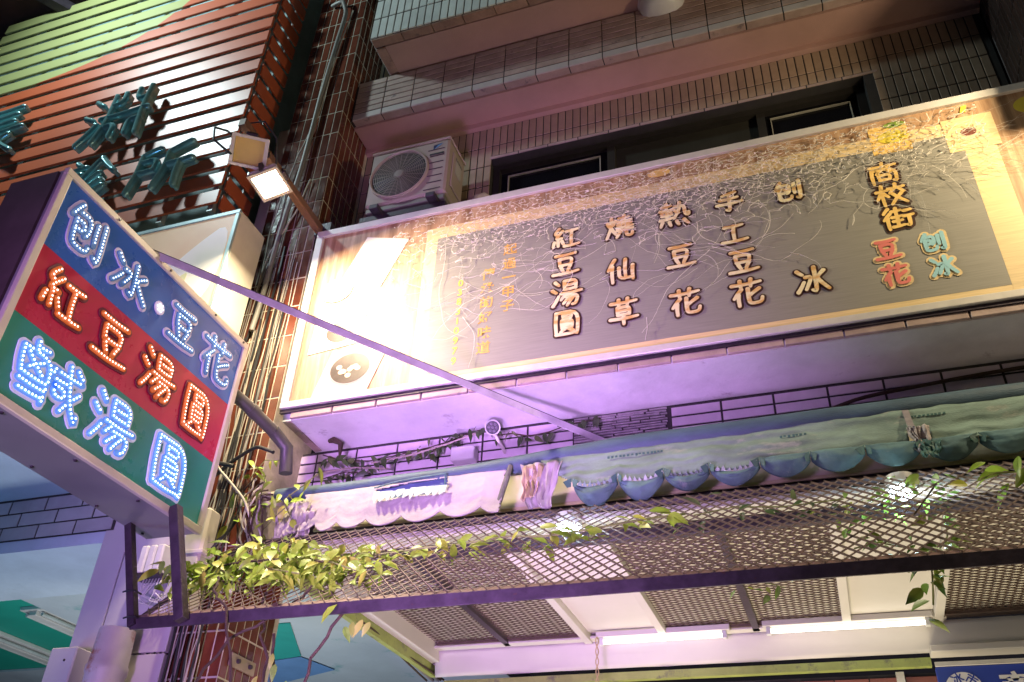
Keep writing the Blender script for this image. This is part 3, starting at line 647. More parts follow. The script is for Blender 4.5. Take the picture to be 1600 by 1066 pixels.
# printed photographs: kraft papers and bowls of dessert
m_paper = mat('printed_kraft_paper', (.70, .55, .34), .5, var=.08); m_paper2 = mat('printed_pale_paper', (.78, .72, .60), .5, var=.06)
def sheet(pts, y, m, name='paper_print'): MB().slab([(x, y, z) for x, z in pts], FR, .0012).build(name, m, t)
def ell(x, z, rx, rz, y, m, name='bowl_print', n=28): sheet([(x + rx * math.cos(2*math.pi*k/n), z + rz * math.sin(2*math.pi*k/n)) for k in range(n)], y, m, name)
m_bowl = mat('printed_bowl_rim', (.30, .27, .24), .5); m_soup = mat('printed_dark_jelly', (.06, .035, .025), .4, var=.4, scale=20); m_taro = mat('printed_taro_balls', (.62, .45, .28), .5, var=.3, scale=30)
sheet([(-2.41, 4.79), (-2.27, 5.13), (-1.99, 5.05), (-2.13, 4.73)], 3.4935, m_paper2); sheet([(-2.45, 4.03), (-2.36, 4.33), (-2.03, 4.29), (-2.12, 4.03)], 3.4935, m_paper)
sheet([(-2.52, 4.33), (-2.50, 4.62), (-2.18, 4.62), (-2.22, 4.36)], 3.4935, m_paper2)
ell(-2.235, 4.195, .128, .105, 3.4915, m_bowl); ell(-2.235, 4.195, .117, .094, 3.4905, m_soup)
for k in range(9):
    a = random.uniform(0, 6.3); r = random.uniform(.01, .075); ell(-2.25 + r * math.cos(a), 4.18 + r * .7 * math.sin(a), .018, .015, 3.4895 - .0001 * k, m_taro, 'taro_ball_print', 10)
for x, z, m in ((-2.41, 4.76, m_taro), (-2.335, 4.455, m_soup)):
    ell(x, z, .10, .085, 3.4915, m_whitepl); ell(x, z, .088, .073, 3.4905, m)
sheet([(.535, 4.965), (.535, 5.155), (.715, 5.155), (.715, 4.965)], 3.4935, m_gold2); ell(.64, 5.07, .07, .045, 3.4915, m_yel, 'mango_print')
ell(.66, 5.15, .05, .02, 3.4905, mat('printed_green_leaf', (.25, .36, .06), .5), 'leaf_print'); ell(-.525, 5.155, .062, .026, 3.4915, m_gold2, 'mango_print')
sheet([(.865, 4.885), (.865, 5.105), (1.09, 5.105), (1.09, 4.885)], 3.4925, m_gold); ell(.97, 5.0, .035, .028, 3.4905, mat('printed_dark_beans', (.16, .05, .03), .5, var=.4, scale=40), 'bean_print')
ell(1.28, 5.10, .09, .06, 3.4915, m_yel, 'mango_print')
sheet([(.96, 5.135), (.975, 5.18), (1.0, 5.18), (.985, 5.135)], 3.4925, m_yel, 'mint_print')

# dry climbing roots clinging to the face
mb = MB(); rng = random.Random(5)
def thread(x, z, a, L, r, wob):
    n = max(5, int(L / .022)); pts = []
    da = 0
    for k in range(n):
        pts.append(V3((x, 3.4825 - rng.uniform(0, .006), z)))
        da = da * .7 + rng.gauss(0, wob); a += da
        x += math.cos(a) * .022; z += math.sin(a) * .022
        if z > 5.19 or z < 4.05 or x < -2.5: break
    if len(pts) > 2: mb.tube(pts, [r * (1 - .6 * i / len(pts)) for i in range(len(pts))], 3, False)
NP = []
for k in range(4300):
    x = rng.uniform(-2.1, 1.05); z = 5.19 - abs(rng.gauss(0, .22)) - .02
    if rng.random() < .30: z = rng.gauss(4.97, .06)
    if z < 4.50 + .12 * noise.noise((x * 2, 0, 5)) or z > 5.195: continue
    if x < -1.7 and rng.random() < .5 or x > .75 and rng.random() < .6: continue
    NP.append((x, z))
def link_(a, b, r, bow=.10):
    (xa, za), (xb, zb) = a, b; dx, dz = xb - xa, zb - za; w_ = rng.gauss(0, bow); n = 5; y0 = 3.4825 - rng.uniform(0, .006)
    mb.tube([V3((xa + dx * q - dz * w_ * math.sin(math.pi * q), y0 - .003 * math.sin(3 * q), za + dz * q + dx * w_ * math.sin(math.pi * q))) for q in (k / n for k in range(n + 1))], r, 3, False)
cells = {}
for p in NP: cells.setdefault((int(p[0] // .08), int(p[1] // .08)), []).append(p)
for p in NP:
    cx_, cz_ = int(p[0] // .08), int(p[1] // .08)
    near = sorted(((abs(q[0] - p[0]) * .75 + abs(q[1] - p[1]), q) for i in (-1, 0, 1) for j in (-1, 0, 1) for q in cells.get((cx_ + i, cz_ + j), ()) if q != p))[:rng.choice((1, 2, 2, 3))]
    for d, q in near: link_(p, q, rng.uniform(.0005, .0011) * (1.25 if p[1] > 4.85 else .85))
for k in range(420): thread(rng.triangular(-2.0, 1.0, -.35), rng.gauss(5.03, .09), rng.choice((0, math.pi)) + rng.gauss(0, .7), rng.uniform(.08, .25), rng.uniform(.0006, .0012), .12)
for k in range(110):
    thread(rng.uniform(-1.95, .2), rng.uniform(4.4, 4.95), rng.choice((0, math.pi)) + rng.gauss(0, .45), rng.uniform(.15, .5), rng.uniform(.0005, .0010), .10)
for k in range(70): thread(rng.uniform(.45, 1.0), rng.uniform(4.65, 5.05), rng.gauss(-.1, .35), rng.uniform(.2, .5), rng.uniform(.0005, .0009), .06)
for x, z, a, L in ((-1.75, 4.95, -1.3, .8), (-1.3, 4.6, -2.2, .7), (-.35, 4.75, -1.4, .6), (-1.0, 4.55, -2.0, .5), (.2, 4.8, -.4, .6), (-.63, 4.2, -1.5, .2), (-1.6, 4.4, -1.0, .5), (-.3, 4.55, -2.4, .6)): thread(x, z, a, L, .0013, .08)
mb.build('dry_roots', mat('dry_root_fibre', (.82, .76, .64), .75, var=.2, scale=30), label='tangled dry pale climber roots clinging across the top of the long signboard', cat='roots', kind='stuff')

# ------------------------------------------------------------------ projecting LED sign
t = root('led_sign', 'projecting box sign in blue, red and green bands with lit LED characters', 'sign', (-2.74, 2.45, 3.12))
MB().bx(-2.88, -2.612, 1.80, 3.086, 3.125, 4.135).build('cabinet', mat('pale_sheet_steel', (.25, .25, .26), .38, .25, var=.07, scale=4, stain=((.30, .28, .28), 8, .72)), t, bevel=.003)
MB().bx(-2.87, -2.63, 1.788, 1.7995, 3.14, 4.12).build('end_plate', mat('brown_end_panel', (.07, .045, .05), .5, var=.2), t)
q = MB(); q.bx(-2.613, -2.588, 1.795, 3.09, 4.107, 4.140); q.bx(-2.613, -2.588, 1.795, 3.09, 3.120, 3.153); q.bx(-2.613, -2.588, 1.795, 1.829, 3.1535, 4.1065); q.bx(-2.613, -2.588, 3.058, 3.09, 3.1535, 4.1065)
q.build('frame', m_cream, t, bevel=.003)
for y in (2.10, 2.45, 2.80, 3.04):
    MB().cyl((-2.589, y, 4.124), (-2.583, y, 4.124), .006, 8).build('screw', m_steel, t)
for y in (1.98, 2.35, 2.72, 3.02):
    MB().cyl((-2.64, y, 3.125), (-2.64, y, 3.119), .007, 8).build('screw', m_steel, t); MB().cyl((-2.85, y, 3.125), (-2.85, y, 3.119), .007, 8).build('screw', m_steel, t)
def band(z0, z1, c, ec): MB().bx(-2.6115, -2.600, 1.8295, 3.0575, z0, z1).build('colour_band', mat('acrylic_%d' % int(z0 * 100), c, .28, var=.05, scale=2, emis=ec, estr=.10), t)
band(3.1535, 3.462, (.015, .22, .17), (.0, .25, .22)); band(3.463, 3.774, (.48, .015, .06), (.5, .01, .05)); band(3.775, 4.1065, (.03, .12, .42), (.05, .16, .55))
m_lav = mat('lavender_acrylic', (.62, .58, .78), .35, var=.05, emis=(.55, .50, .85), estr=.04); m_lblue = mat('blue_acrylic', (.04, .16, .42), .3, emis=(.05, .22, .6), estr=.12)
m_ored = mat('dark_red_acrylic', (.14, .01, .03), .35); m_oorg = mat('orange_acrylic', (.62, .115, .012), .3, var=.05, emis=(1, .25, .02), estr=.12)
m_led = emit('led_blue_white', (.72, .84, 1.0), 3.2); m_led2 = emit('led_warm_red', (1.0, .80, .70), 3.4); m_led3 = emit('led_bright_blue_white', (.66, .84, 1.0), 5.5)
m_lblue2 = mat('glow_blue_acrylic', (.10, .25, .70), .3, emis=(.10, .36, 1.0), estr=.35); m_lav2 = mat('glow_lavender_acrylic', (.66, .66, .85), .35, emis=(.55, .62, 1.0), estr=.14)  # third row plates emit in place of LED bloom
def led_char(ch, y0, y1, z0, z1, mo, mi, ml, sl=-.10):
  for back in (0, 1):      # the box carries the same characters on both faces
    f = Frame((-2.5985, (y0 + y1) / 2, (z0 + z1) / 2), EY, EZ, EX, (y1 - y0) * .96, (z1 - z0) * .97)
    if back: f = Frame((-2.882, 4.86 - (y0 + y1) / 2, (z0 + z1) / 2), (0, -1, 0), EZ, (-1, 0, 0), (y1 - y0) * .96, (z1 - z0) * .97)
    c = ribbons(MB(), f, ch, .050, .004, .006, sl, taper=.05).build('character', mo, t)
    ribbons(MB(), f, ch, .027, .009, .0048, sl, taper=.05).build('inlay', mi, c)
    mb = MB(); seen = []
    for st in strokes(ch, sl):
        for p in resample([f.xy(q) for q in st], .0165):
            if any((p - s_).length < .0115 for s_ in seen): continue
            seen.append(p); mb.lathe(f.P(p, .0120), f.N, [(.003, .0046), (.0045, .0034), (.0052, .0005)], 6)
    mb.build('led_dots', ml, c, True, kind='stuff')
led_char('刨', 1.872, 2.092, 3.822, 4.062, m_lav, m_lblue, m_led); led_char('冰', 2.140, 2.375, 3.835, 4.020, m_lav, m_lblue, m_led)
led_char('豆', 2.525, 2.725, 3.825, 4.030, m_lav, m_lblue, m_led); led_char('花', 2.775, 3.005, 3.810, 4.040, m_lav, m_lblue, m_led)
led_char('紅', 1.880, 2.110, 3.515, 3.742, m_ored, m_oorg, m_led2); led_char('豆', 2.170, 2.385, 3.512, 3.730, m_ored, m_oorg, m_led2)
led_char('湯', 2.455, 2.690, 3.530, 3.745, m_ored, m_oorg, m_led2); led_char('圓', 2.755, 2.955, 3.505, 3.730, m_ored, m_oorg, m_led2)
led_char('鹹', 1.905, 2.240, 3.180, 3.425, m_lav2, m_lblue2, m_led3); led_char('湯', 2.290, 2.550, 3.200, 3.430, m_lav2, m_lblue2, m_led3); led_char('圓', 2.665, 2.910, 3.188, 3.430, m_lav2, m_lblue2, m_led3)
c = MB().lathe((-2.5985, 2.463, 3.923), EX, [(0, .032), (.005, .032), (.005, .001)], 18).build('dot_plate', m_lav, t)
mb = MB()
for k in range(7):
    a = k * math.pi / 3; r = 0 if k == 6 else .016; mb.lathe((-2.592, 2.463 + r * math.cos(a), 3.923 + r * math.sin(a)), EX, [(.003, .0055), (.0045, .0042), (.0052, .0005)], 6)
mb.build('led_dots', m_led, c, True, kind='stuff')

# brace, steel arm
t = root('sign_brace', 'thin steel angle bar running from the LED sign to the wall under the signboard', 'brace', (-1.7, 3.1, 3.9))
MB().bar((-2.63, 2.335, 4.150), (-.93, 3.80, 3.735), .006, .036).build('side_flange', mat('pale_painted_steel', (.50, .46, .50), .45, .2, var=.2, scale=12), t)
MB().bar((-2.637, 2.345, 4.170), (-.937, 3.81, 3.755), .030, .004).build('top_flange', m_steel, t)
MB().bar((-.93, 3.80, 3.738), (-.80, 3.865, 3.735), .03, .012).build('wall_foot', m_alu, t)
t = root('support_pipe', 'thick grey steel arm from the end of the LED sign to the pillar', 'bracket', (-2.55, 3.4, 3.7))
MB().tube([(-2.68, 3.04, 3.915), (-2.60, 3.20, 3.85), (-2.535, 3.36, 3.785)], .032, 12).build('arm', mat('grey_steel_pipe', (.09, .085, .08), .45, .4, var=.15), t, True)
MB().tube([(-2.535, 3.36, 3.786), (-2.505, 3.46, 3.735), (-2.495, 3.48, 3.60)], .034, 12).build('elbow', MATS['grey_steel_pipe'], t, True)
MB().tube([(-2.59, 3.22, 3.842), (-2.575, 3.255, 3.827)], .036, 12).build('collar', MATS['grey_steel_pipe'], t, True)

# floodlights on an arm
t = root('steel_bracket', 'rust brown steel arm reaching out from the top left corner of the signboard', 'bracket', (-2.6, 3.1, 5.28))
MB().bar((-2.628, 3.55, 5.285), (-2.615, 2.62, 5.305), .045, .055).build('arm', mat('rust_brown_steel', (.20, .10, .06), .5, .3, var=.25, stain=((.3, .16, .06), 9, .62)), t, bevel=.003)
MB().bx(-2.66, -2.55, 3.50, 3.56, 5.25, 5.33).build('foot_plate', m_steel, t)
def floodlight(c, nrm, label, lit):
    t = root('floodlight', label, 'lamp', c, 'square floodlights on the signboard arm')
    n = V3(nrm).normalized(); u = n.cross(V3(EZ)).normalized(); v = u.cross(n).normalized(); c = V3(c)
    def blk(u0, u1, v0, v1, n0, n1, name, m, bev=.004):
        vs = [c + u * a + v * b + n * d for d in (n0, n1) for a, b in ((u0, v0), (u1, v0), (u1, v1), (u0, v1))]
        return MB().add(vs, [(0,3,2,1),(4,5,6,7),(0,1,5,4),(1,2,6,5),(2,3,7,6),(3,0,4,7)]).build(name, m, t, bevel=bev)
    mh = m_cream if not lit else mat('floodlight_housing', (.45, .42, .36), .4, .5)
    blk(-.092, .092, -.080, .080, -.045, -.008, 'housing', mh, .012)
    q = MB()
    for (a0, a1, b0, b1) in ((-.098, .098, .070, .086), (-.098, .098, -.086, -.070), (-.098, -.078, -.0695, .0695), (.078, .098, -.0695, .0695)):
        vs = [c + u * a + v * b + n * d for d in (-.008, .010) for a, b in ((a0, b0), (a1, b0), (a1, b1), (a0, b1))]
        q.add(vs, [(0,3,2,1),(4,5,6,7),(0,1,5,4),(1,2,6,5),(2,3,7,6),(3,0,4,7)])
    q.build('rim', mh, t)
    blk(-.0775, .0775, -.069, .069, -.0075, -.003, 'glass', emit('lit_floodlight_glass', (1, .86, .60), 60) if lit else mat('amber_reflector', (.62, .42, .12), .5, .0, var=.1), 0)
    for s_ in (-1, 1): blk(s_ * .100 - .004, s_ * .100 + .004, -.012, .012, -.05, .0, 'yoke_side', m_steel, 0)
    blk(-.104, .104, -.012, .012, -.062, -.052, 'yoke', m_steel, 0)
    blk(-.03, .03, .082, .10, -.05, -.01, 'cable_gland', m_steel)
    return n, c
floodlight((-2.585, 2.700, 5.145), (.34, -.50, -.80), 'unlit cream square floodlight, outermost on the arm beside the orange slats', False)
n, c = floodlight((-2.535, 2.865, 5.050), (.28, .02, -.96), 'brightly lit square floodlight glaring over the left end of the signboard', True)
L_ = area('floodlight_beam', c + n * .012, c + n, .13, (1.0, .82, .54), 92)
t = root('floodlight_cable', 'black cable looping over the two floodlights', 'cable', (-2.6, 2.8, 5.2))
MB().tube([(-2.60, 2.71, 5.20), (-2.70, 2.62, 5.26), (-2.72, 2.55, 5.22), (-2.70, 2.55, 5.12), (-2.64, 2.64, 5.08)], .007, 6).build('loop', m_black, t, True)
MB().tube([(-2.60, 2.70, 5.27), (-2.60, 2.66, 5.33), (-2.52, 2.68, 5.34), (-2.48, 2.76, 5.28), (-2.50, 2.84, 5.14)], .006, 6).build('loop', m_black, t, True)
# a second lit floodlight of the same sign, beyond the right edge of the picture
area('right_floodlight_beam', (1.75, 2.85, 5.10), (.4, 3.6, 4.4), .13, (1.0, .80, .52), 45)

# ------------------------------------------------------------------ air conditioner
t = root('air_conditioner', 'white outdoor air conditioner unit with round fan grille beside the brown pillar', 'air conditioner', (-2.12, 3.73, 5.42))
m_ac = mat('aged_ac_casing', (.36, .30, .23), .42, var=.08, scale=4, stain=((.34, .28, .20), 6, .68))
MB().bx(-2.405, -1.855, 3.60, 3.86, 5.50, 5.965).build('casing', m_ac, t, bevel=.014)
MB().bx(-2.41, -1.85, 3.595, 3.865, 5.968, 5.985).build('top_lid', m_ac, t, bevel=.006)
cx, cz = -2.185, 5.728
MB().lathe((cx, 3.598, cz), FR, [(0, .206), (.016, .204), (.020, .197), (.014, .190), (.002, .188)], 40).build('fan_ring', m_ac, t, True)
MB().lathe((cx, 3.5985, cz), FR, [(0, .001), (.0, .189)], 40).build('fan_recess_shade', mat('fan_void_shade', (.03, .026, .022), .7), t)  # flat dark disc painted as the shaded fan recess
g = MB()
for k in range(1, 15):
    r = .188 * k / 15; g.tube([(cx + r * math.cos(a * math.pi / 16), 3.588, cz + r * math.sin(a * math.pi / 16)) for a in range(33)], .0018, 4, False)
for k in range(24):
    a = k * math.pi / 12; g.tube([(cx + .03 * math.cos(a), 3.590, cz + .03 * math.sin(a)), (cx + .189 * math.cos(a), 3.590, cz + .189 * math.sin(a))], .0018, 4, False)
g.build('fan_grille', mat('fan_wire', (.20, .17, .13), .5), t)
MB().lathe((cx, 3.590, cz), FR, [(0, .034), (.006, .03), (.008, .001)], 18).build('fan_hub', mat('fan_wire', (.2, .17, .13)), t, True)
for k in range(4):
    a = k * math.pi / 2 + .5; d = V3((math.cos(a), 0, math.sin(a))); p = V3((-d.z, 0, d.x)); c0 = V3((cx, 3.5965, cz))
    MB().slab([c0 + d * .03 - p * .015, c0 + d * .165 - p * .055, c0 + d * .17 + p * .03, c0 + d * .03 + p * .02], FR, .0015).build('fan_blade', m_steel, t)
for k in range(7): MB().bx(-1.985 if 0 < k < 6 else -2.0, -1.885, 3.5965, 3.5995, 5.535 + .058 * k, 5.539 + .058 * k).build('groove_shade', m_steel, t)  # dark raised strips painted as the shade inside grooves
MB().slab([(-1.965, 3.598, 5.925), (-1.905, 3.598, 5.935), (-1.965, 3.598, 5.885)], FR, .001).build('emblem', mat('navy_print', (.02, .03, .09), .4), t)
MB().slab([(-1.935, 3.5965, 5.918), (-1.900, 3.5965, 5.930), (-1.958, 3.5965, 5.888)], FR, .0008).build('emblem', mat('sky_blue_print', (.12, .34, .55), .4), t)
MB().bx(-1.985, -1.888, 3.5955, 3.5985, 5.838, 5.850).build('name_strip', m_black, t)
MB().bx(-1.855, -1.846, 3.66, 3.83, 5.60, 5.90).build('service_cover', m_ac, t, bevel=.006)
MB().bx(-1.8455, -1.844, 3.70, 3.79, 5.74, 5.88).build('rating_label', mat('grey_label', (.36, .36, .30), .5), t)
put_text('maker_lettering', 'DAIKIN', .03, (-1.8435, 3.745, 5.862), EY, EZ, m_black, t, .0006)
MB().bx(-2.40, -1.86, 3.615, 3.85, 5.455, 5.498).build('base_pan', mat('grey_base_pan', (.22, .20, .17), .55, .3, var=.2, stain=((.12, .08, .05), 8, .6)), t, bevel=.006)
for x in (-2.33, -1.95): MB().bx(x, x + .06, 3.54, 3.93, 5.415, 5.452).build('foot', m_steel, t, bevel=.004)
for x in (-2.2, -2.08): MB().bx(x, x + .09, 3.64, 3.82, 5.440, 5.454).build('pan_rib', MATS['grey_base_pan'], t, bevel=.003)
MB().bx(-2.42, -1.84, 3.60, 3.66, 5.375, 5.412).build('support_rail', m_steel, t)
MB().bx(-2.42, -1.84, 3.84, 3.90, 5.375, 5.412).build('support_rail', m_steel, t)
t = root('insulated_pipe', 'cream wrapped pipe elbow entering the dark window beside the air conditioner', 'pipe', (-1.75, 3.93, 5.7))
MB().tube([(-1.80, 3.92, 5.45), (-1.795, 3.915, 5.62), (-1.77, 3.91, 5.70), (-1.735, 3.93, 5.725), (-1.69, 4.0, 5.72)], .026, 10).build('wrap', mat('pipe_wrap', (.55, .50, .36), .7, var=.15, scale=20, bump=.5), t, True)
MB().tube([(-1.77, 3.925, 5.45), (-1.755, 3.91, 5.58), (-1.725, 3.92, 5.65), (-1.70, 4.0, 5.66)], .012, 8).build('hose', m_black, t, True)

# ------------------------------------------------------------------ worn awning
t = root('shop_awning', 'torn roll up awning, white backing at the left and faded green scallops to the right', 'awning', (-.7, 3.6, 3.3))
def nz_(x, z, k=1.0): return noise.noise((x * 5.0 * k, z * 9.0 * k, 3.1))
def lerp(pts, x):
    if x <= pts[0][0]: return pts[0][1]
    for (a, fa), (b, fb) in zip(pts, pts[1:]):
        if x <= b: return fa + (fb - fa) * (x - a) / (b - a)
    return pts[-1][1]
ROLL = [(-2.75, 3.545), (-2.2, 3.535), (-1.5, 3.548), (-.7, 3.580), (.4, 3.590), (1.4, 3.60)]
m_roll = mat('blue_green_canvas', (.055, .10, .13), .6, var=.25, scale=6, bump=.3, bscale=60, stain=((.22, .26, .26), 9, .66), stretch=(1, 3, 3))
mb = MB(); xs = [-2.60 + .05 * i for i in range(81)]
mb.tube([(x, 3.60, lerp(ROLL, x)) for x in xs], [.036 + .018 * min(1, max(0, (x + 1.6) / .8)) + .003 * nz_(x, 0) for x in xs], 14); mb.build('roller', m_roll, t, True)
MB().tube([(-2.80, 3.60, 3.54), (-2.68, 3.60, 3.545), (-2.55, 3.60, 3.545)], .024, 12).build('roller_tube', mat('rusty_cream_pipe', (.48, .42, .30), .5, .1, var=.2, stain=((.25, .13, .06), 10, .6)), t, True)
MB().bar((-2.80, 3.60, 3.50), (-2.56, 3.60, 3.505), .03, .02).build('end_bracket', m_cream, t)
def cuspz(x, cus, d, pw):
    for a, b in zip(cus, cus[1:]):
        if a <= x <= b: return d * abs(math.sin(math.pi * (x - a) / (b - a))) ** pw, (x - a) / (b - a)
    return 0, 0
def cloth(name, m, x0, x1, nx, ns, fn, keep=None, par=None):
    mb = MB()
    for i in range(nx + 1):
        for j in range(ns + 1): mb.v.append(V3(fn(x0 + (x1 - x0) * i / nx, j / ns)))
    for i in range(nx):
        for j in range(ns):
            k = i * (ns + 1) + j; f = [k, k + 1, k + ns + 2, k + ns + 1]
            if keep is None or keep(sum((mb.v[q] for q in f), V3()) / 4): mb.f.append(f)
    used = sorted({i for f in mb.f for i in f}); mp = {o: n for n, o in enumerate(used)}
    mb.v = [mb.v[i] for i in used]; mb.f = [[mp[i] for i in f] for f in mb.f]
    o = mb.build(name, m, par or t, True, solid=.003); return o
WC = [-2.42, -2.30, -2.184, -2.025, -1.836, -1.64, -1.443, -1.28]
def fwhite(x, s):
    d, u = cuspz(x, WC, .048, .75); zt = lerp(ROLL, x) - .022; zb = 3.322 - d + .004 * nz_(x, 7)
    if x < -2.25: zb += (-2.25 - x) * .10
    z = zt + (zb - zt) * s
    y = 3.572 - .052 * s - .008 * math.sin(math.pi * s) + .009 * noise.noise((x * 4, s * 2.5, 8)) + .003 * noise.noise((x * 13, s * 9, 2)) + .0012 * noise.noise((x * 40, s * 22, 5))
    if s > .7: y -= .018 * (s - .7) / .3 * math.sin(math.pi * u)
    return (x + .012 * noise.noise((x * 3, s * 4, 1)), y, z)
HOLE = [(-2.01, 3.488), (-1.90, 3.508), (-1.78, 3.516), (-1.64, 3.520), (-1.635, 3.446), (-1.70, 3.425), (-1.80, 3.430), (-1.90, 3.424), (-2.0, 3.448)]
def inside(x, z, poly):
    c = False
    for (xa, za), (xb, zb) in zip(poly, poly[1:] + poly[:1]):
        if (za > z) != (zb > z) and x < (xb - xa) * (z - za) / (zb - za) + xa: c = not c
    return c
def keepw(p):
    if inside(p.x, p.z + .006 * noise.noise((p.x * 40, 0, 0)), HOLE): return False
    if p.x > -1.345 + .012 * noise.noise((0, p.z * 60, 0)): return False
    if p.x < -2.40 + .10 * (3.42 - p.z) + .05 * noise.noise((p.z * 18, 1, 0)): return False
    return True
m_wcl = mat('white_awning_backing', (.40, .36, .35), .8, var=.16, scale=7, bump=.5, bscale=22, stain=((.26, .22, .19), 6, .60))
cloth('white_valance', m_wcl, -2.46, -1.32, 170, 34, fwhite, keepw)
# crumpled left end hanging lower, seam strip right of the gap
def rag(name, m, cx, zt, zb, wd, seed, y=3.53):
    def f(x, s):
        k = noise.noise((x * 14 + seed, s * 3, seed)); w_ = wd * (1 - .45 * s)
        return (cx + (x - .5) * w_ + .03 * s * noise.noise((seed, s * 3, 1)), y + .03 * k - .02 * s, zt + (zb - zt) * s + .02 * noise.noise((x * 4, seed, s)) * s)
    return cloth(name, m, 0, 1, 14, 16, f)
rag('crumpled_rag', m_wcl, -2.42, 3.46, 3.28, .14, 3.3); rag('crumpled_rag', m_wcl, -2.49, 3.40, 3.22, .08, 7.1); rag('crumpled_rag', m_wcl, -2.36, 3.40, 3.25, .10, 11.7)
m_can = mat('faded_green_canvas', (.19, .275, .225), .8, var=.3, scale=4, bump=.25, bscale=90, stain=((.30, .34, .28), 4.5, .56), stretch=(1, 1, 2.4))
m_cand = mat('dark_green_canvas', (.05, .13, .115), .6, var=.3, scale=8, bump=.3)
m_blc = mat('blue_lit_scallop', (.10, .185, .19), .85, var=.35, scale=6, bump=.3, bscale=40, stain=((.22, .27, .25), 8, .60))  # bluish light from below is tinted into the scallop canvas
rag('seam_rag', m_wcl, -1.16, 3.515, 3.285, .20, 5.2, 3.535); rag('seam_rag', mat('brown_stained_backing', (.42, .32, .20), .8, var=.3, scale=9), -1.20, 3.50, 3.33, .10, 9.4, 3.525)
MB().tube([(-1.318, 3.555, 3.53), (-1.335, 3.54, 3.44), (-1.362, 3.535, 3.33), (-1.372, 3.54, 3.29)], [.012, .014, .013, .009], 7).build('seam_rib', mat('mossy_rib', (.12, .13, .09), .8, var=.4, scale=20), t, True)
# blue cloth seen in the hole and its tatters
def fh(x, s): return (x, 3.585 + .01 * noise.noise((x * 9, s, 3)), 3.522 - .13 * s)
cloth('inner_canvas', mat('blue_inner_canvas', (.13, .20, .36), .6, var=.25, scale=5), -2.03, -1.615, 30, 8, fh)
mb = MB(); x = -2.0
while x < -1.64:
    w_ = random.uniform(.025, .06); h_ = random.uniform(.02, .055); z = 3.432 + .008 * random.random()
    mb.add([(x, 3.524, z + .022), (x + w_, 3.524, z + .022), (x + w_ * .95, 3.508, z - h_ * .5), (x + w_ * random.uniform(.2, .8), 3.498, z - h_), (x + .003, 3.510, z - h_ * .35)], [(0, 1, 2, 3, 4)]); x += w_ * .93
mb.build('torn_tatters', mat('pale_green_tatters', (.42, .52, .42), .7, var=.2), t, solid=.002)
mb = MB(); up = HOLE[:5]
mb.tube([(x, 3.536, z + .004 * noise.noise((x * 50, 0, 0))) for (xa, za), (xb, zb) in zip(up, up[1:]) for k in range(6) for x, z in [(xa + (xb - xa) * k / 6, za + (zb - za) * k / 6)]], .004, 5)
mb.build('torn_rim', m_cand, t, True)
# green part: top sheet, pouches, torn lips
GC = [-1.16, -1.0, -.796, -.594, -.401, -.193, .009, .222, .433, .637, .84, 1.05, 1.26, 1.47]
def fgreen(x, s):
    d, u = cuspz(x, GC, .020, .8); zt = lerp(ROLL, x) - .015; zb = 3.375 - d
    y = 3.562 - .075 * s + .012 * noise.noise((x * 2.2, s * 3.2, 4)) * (s + .2) + .013 * noise.noise((x * .9, s * 5 + x * .5, 9)) + .004 * noise.noise((x * 3.0, s * 11, 2)) + .005 * noise.noise((x * 10, s * 10, 6))
    return (x, y, zt + (zb - zt) * s + .004 * noise.noise((x * 25, 0, s)))
def keepg(p):
    if p.x < -1.02 and p.z < 3.53 - (p.x + 1.17) * .9 + .02 * noise.noise((p.x * 30, p.z * 30, 0)): return p.x > -.93
    if .395 < p.x < .475 and p.z < 3.46 + .01 * noise.noise((p.x * 60, 0, 0)): return False
    return True
cloth('green_valance', m_can, -1.17, 1.47, 260, 22, fgreen, keepg)
for i, (a, b) in enumerate(zip(GC[1:], GC[2:])):
    hb = [3.250, 3.258, 3.282, 3.281, 3.294, 3.290, 3.290, 3.288, 3.29, 3.29, 3.29, 3.29][i]
    def fp(x, s, a=a, b=b, hb=hb, i=i):
        u = (x - a) / (b - a); sh = abs(math.sin(math.pi * u)) ** .75
        zt = (3.372 if i < 4 else 3.392) - (.030 if i < 4 else .004) * math.sin(math.pi * u) ** .8; zb = 3.365 - (3.365 - hb) * sh
        y = (3.495 if i < 4 else 3.489 - .004 * math.sin(x * 9)) - .012 * sh - .032 * math.sin(math.pi * min(1, s * .95)) * sh * .8 + .010 * noise.noise((x * 9, s * 4, i * 1.7)) + .004 * noise.noise((x * 34, s * 9, i)) + .018 * s
        return (x, y, zt + (min(zb, zt - .004) - zt) * s)
    cloth('scallop', m_blc, a + .003, b - .003, 26, 12, fp)
    mb = MB(); n = 9
    if i > 3: continue
    for k in range(n):
        u0, u1 = k / n, (k + 1.05) / n; x0, x1 = a + (b - a) * u0, a + (b - a) * u1
        z0 = 3.374 - .030 * math.sin(math.pi * u0) ** .8; z1 = 3.374 - .030 * math.sin(math.pi * min(u1, 1)) ** .8; h_ = random.uniform(.010, .026)
        mb.add([(x0, 3.486, z0 - .004), (x1, 3.486, z1 - .004), (x0 + (x1 - x0) * random.uniform(.2, .8), 3.474, (z0 + z1) / 2 + h_)], [(0, 1, 2)])
    mb.build('torn_lip', mat('pale_green_tatters', (.42, .52, .42)) if i % 2 else m_can, t, solid=.002)
for i, x in enumerate(GC[1:-1]):
    mb = MB()
    for s_ in (-1, 1): mb.add([(x + s_ * .002, 3.480, 3.392), (x + s_ * random.uniform(.02, .04), 3.468, 3.372), (x + s_ * .020, 3.474, 3.345), (x + s_ * .004, 3.482, 3.352)], [(0, 1, 2, 3)])
    mb.build('torn_notch', m_cand, t, solid=.002)
rag('seam_rag', m_wcl, .435, 3.46, 3.33, .085, 2.2, 3.50); rag('seam_rag', m_cand, .455, 3.375, 3.30, .10, 4.9, 3.475)
mb = MB()
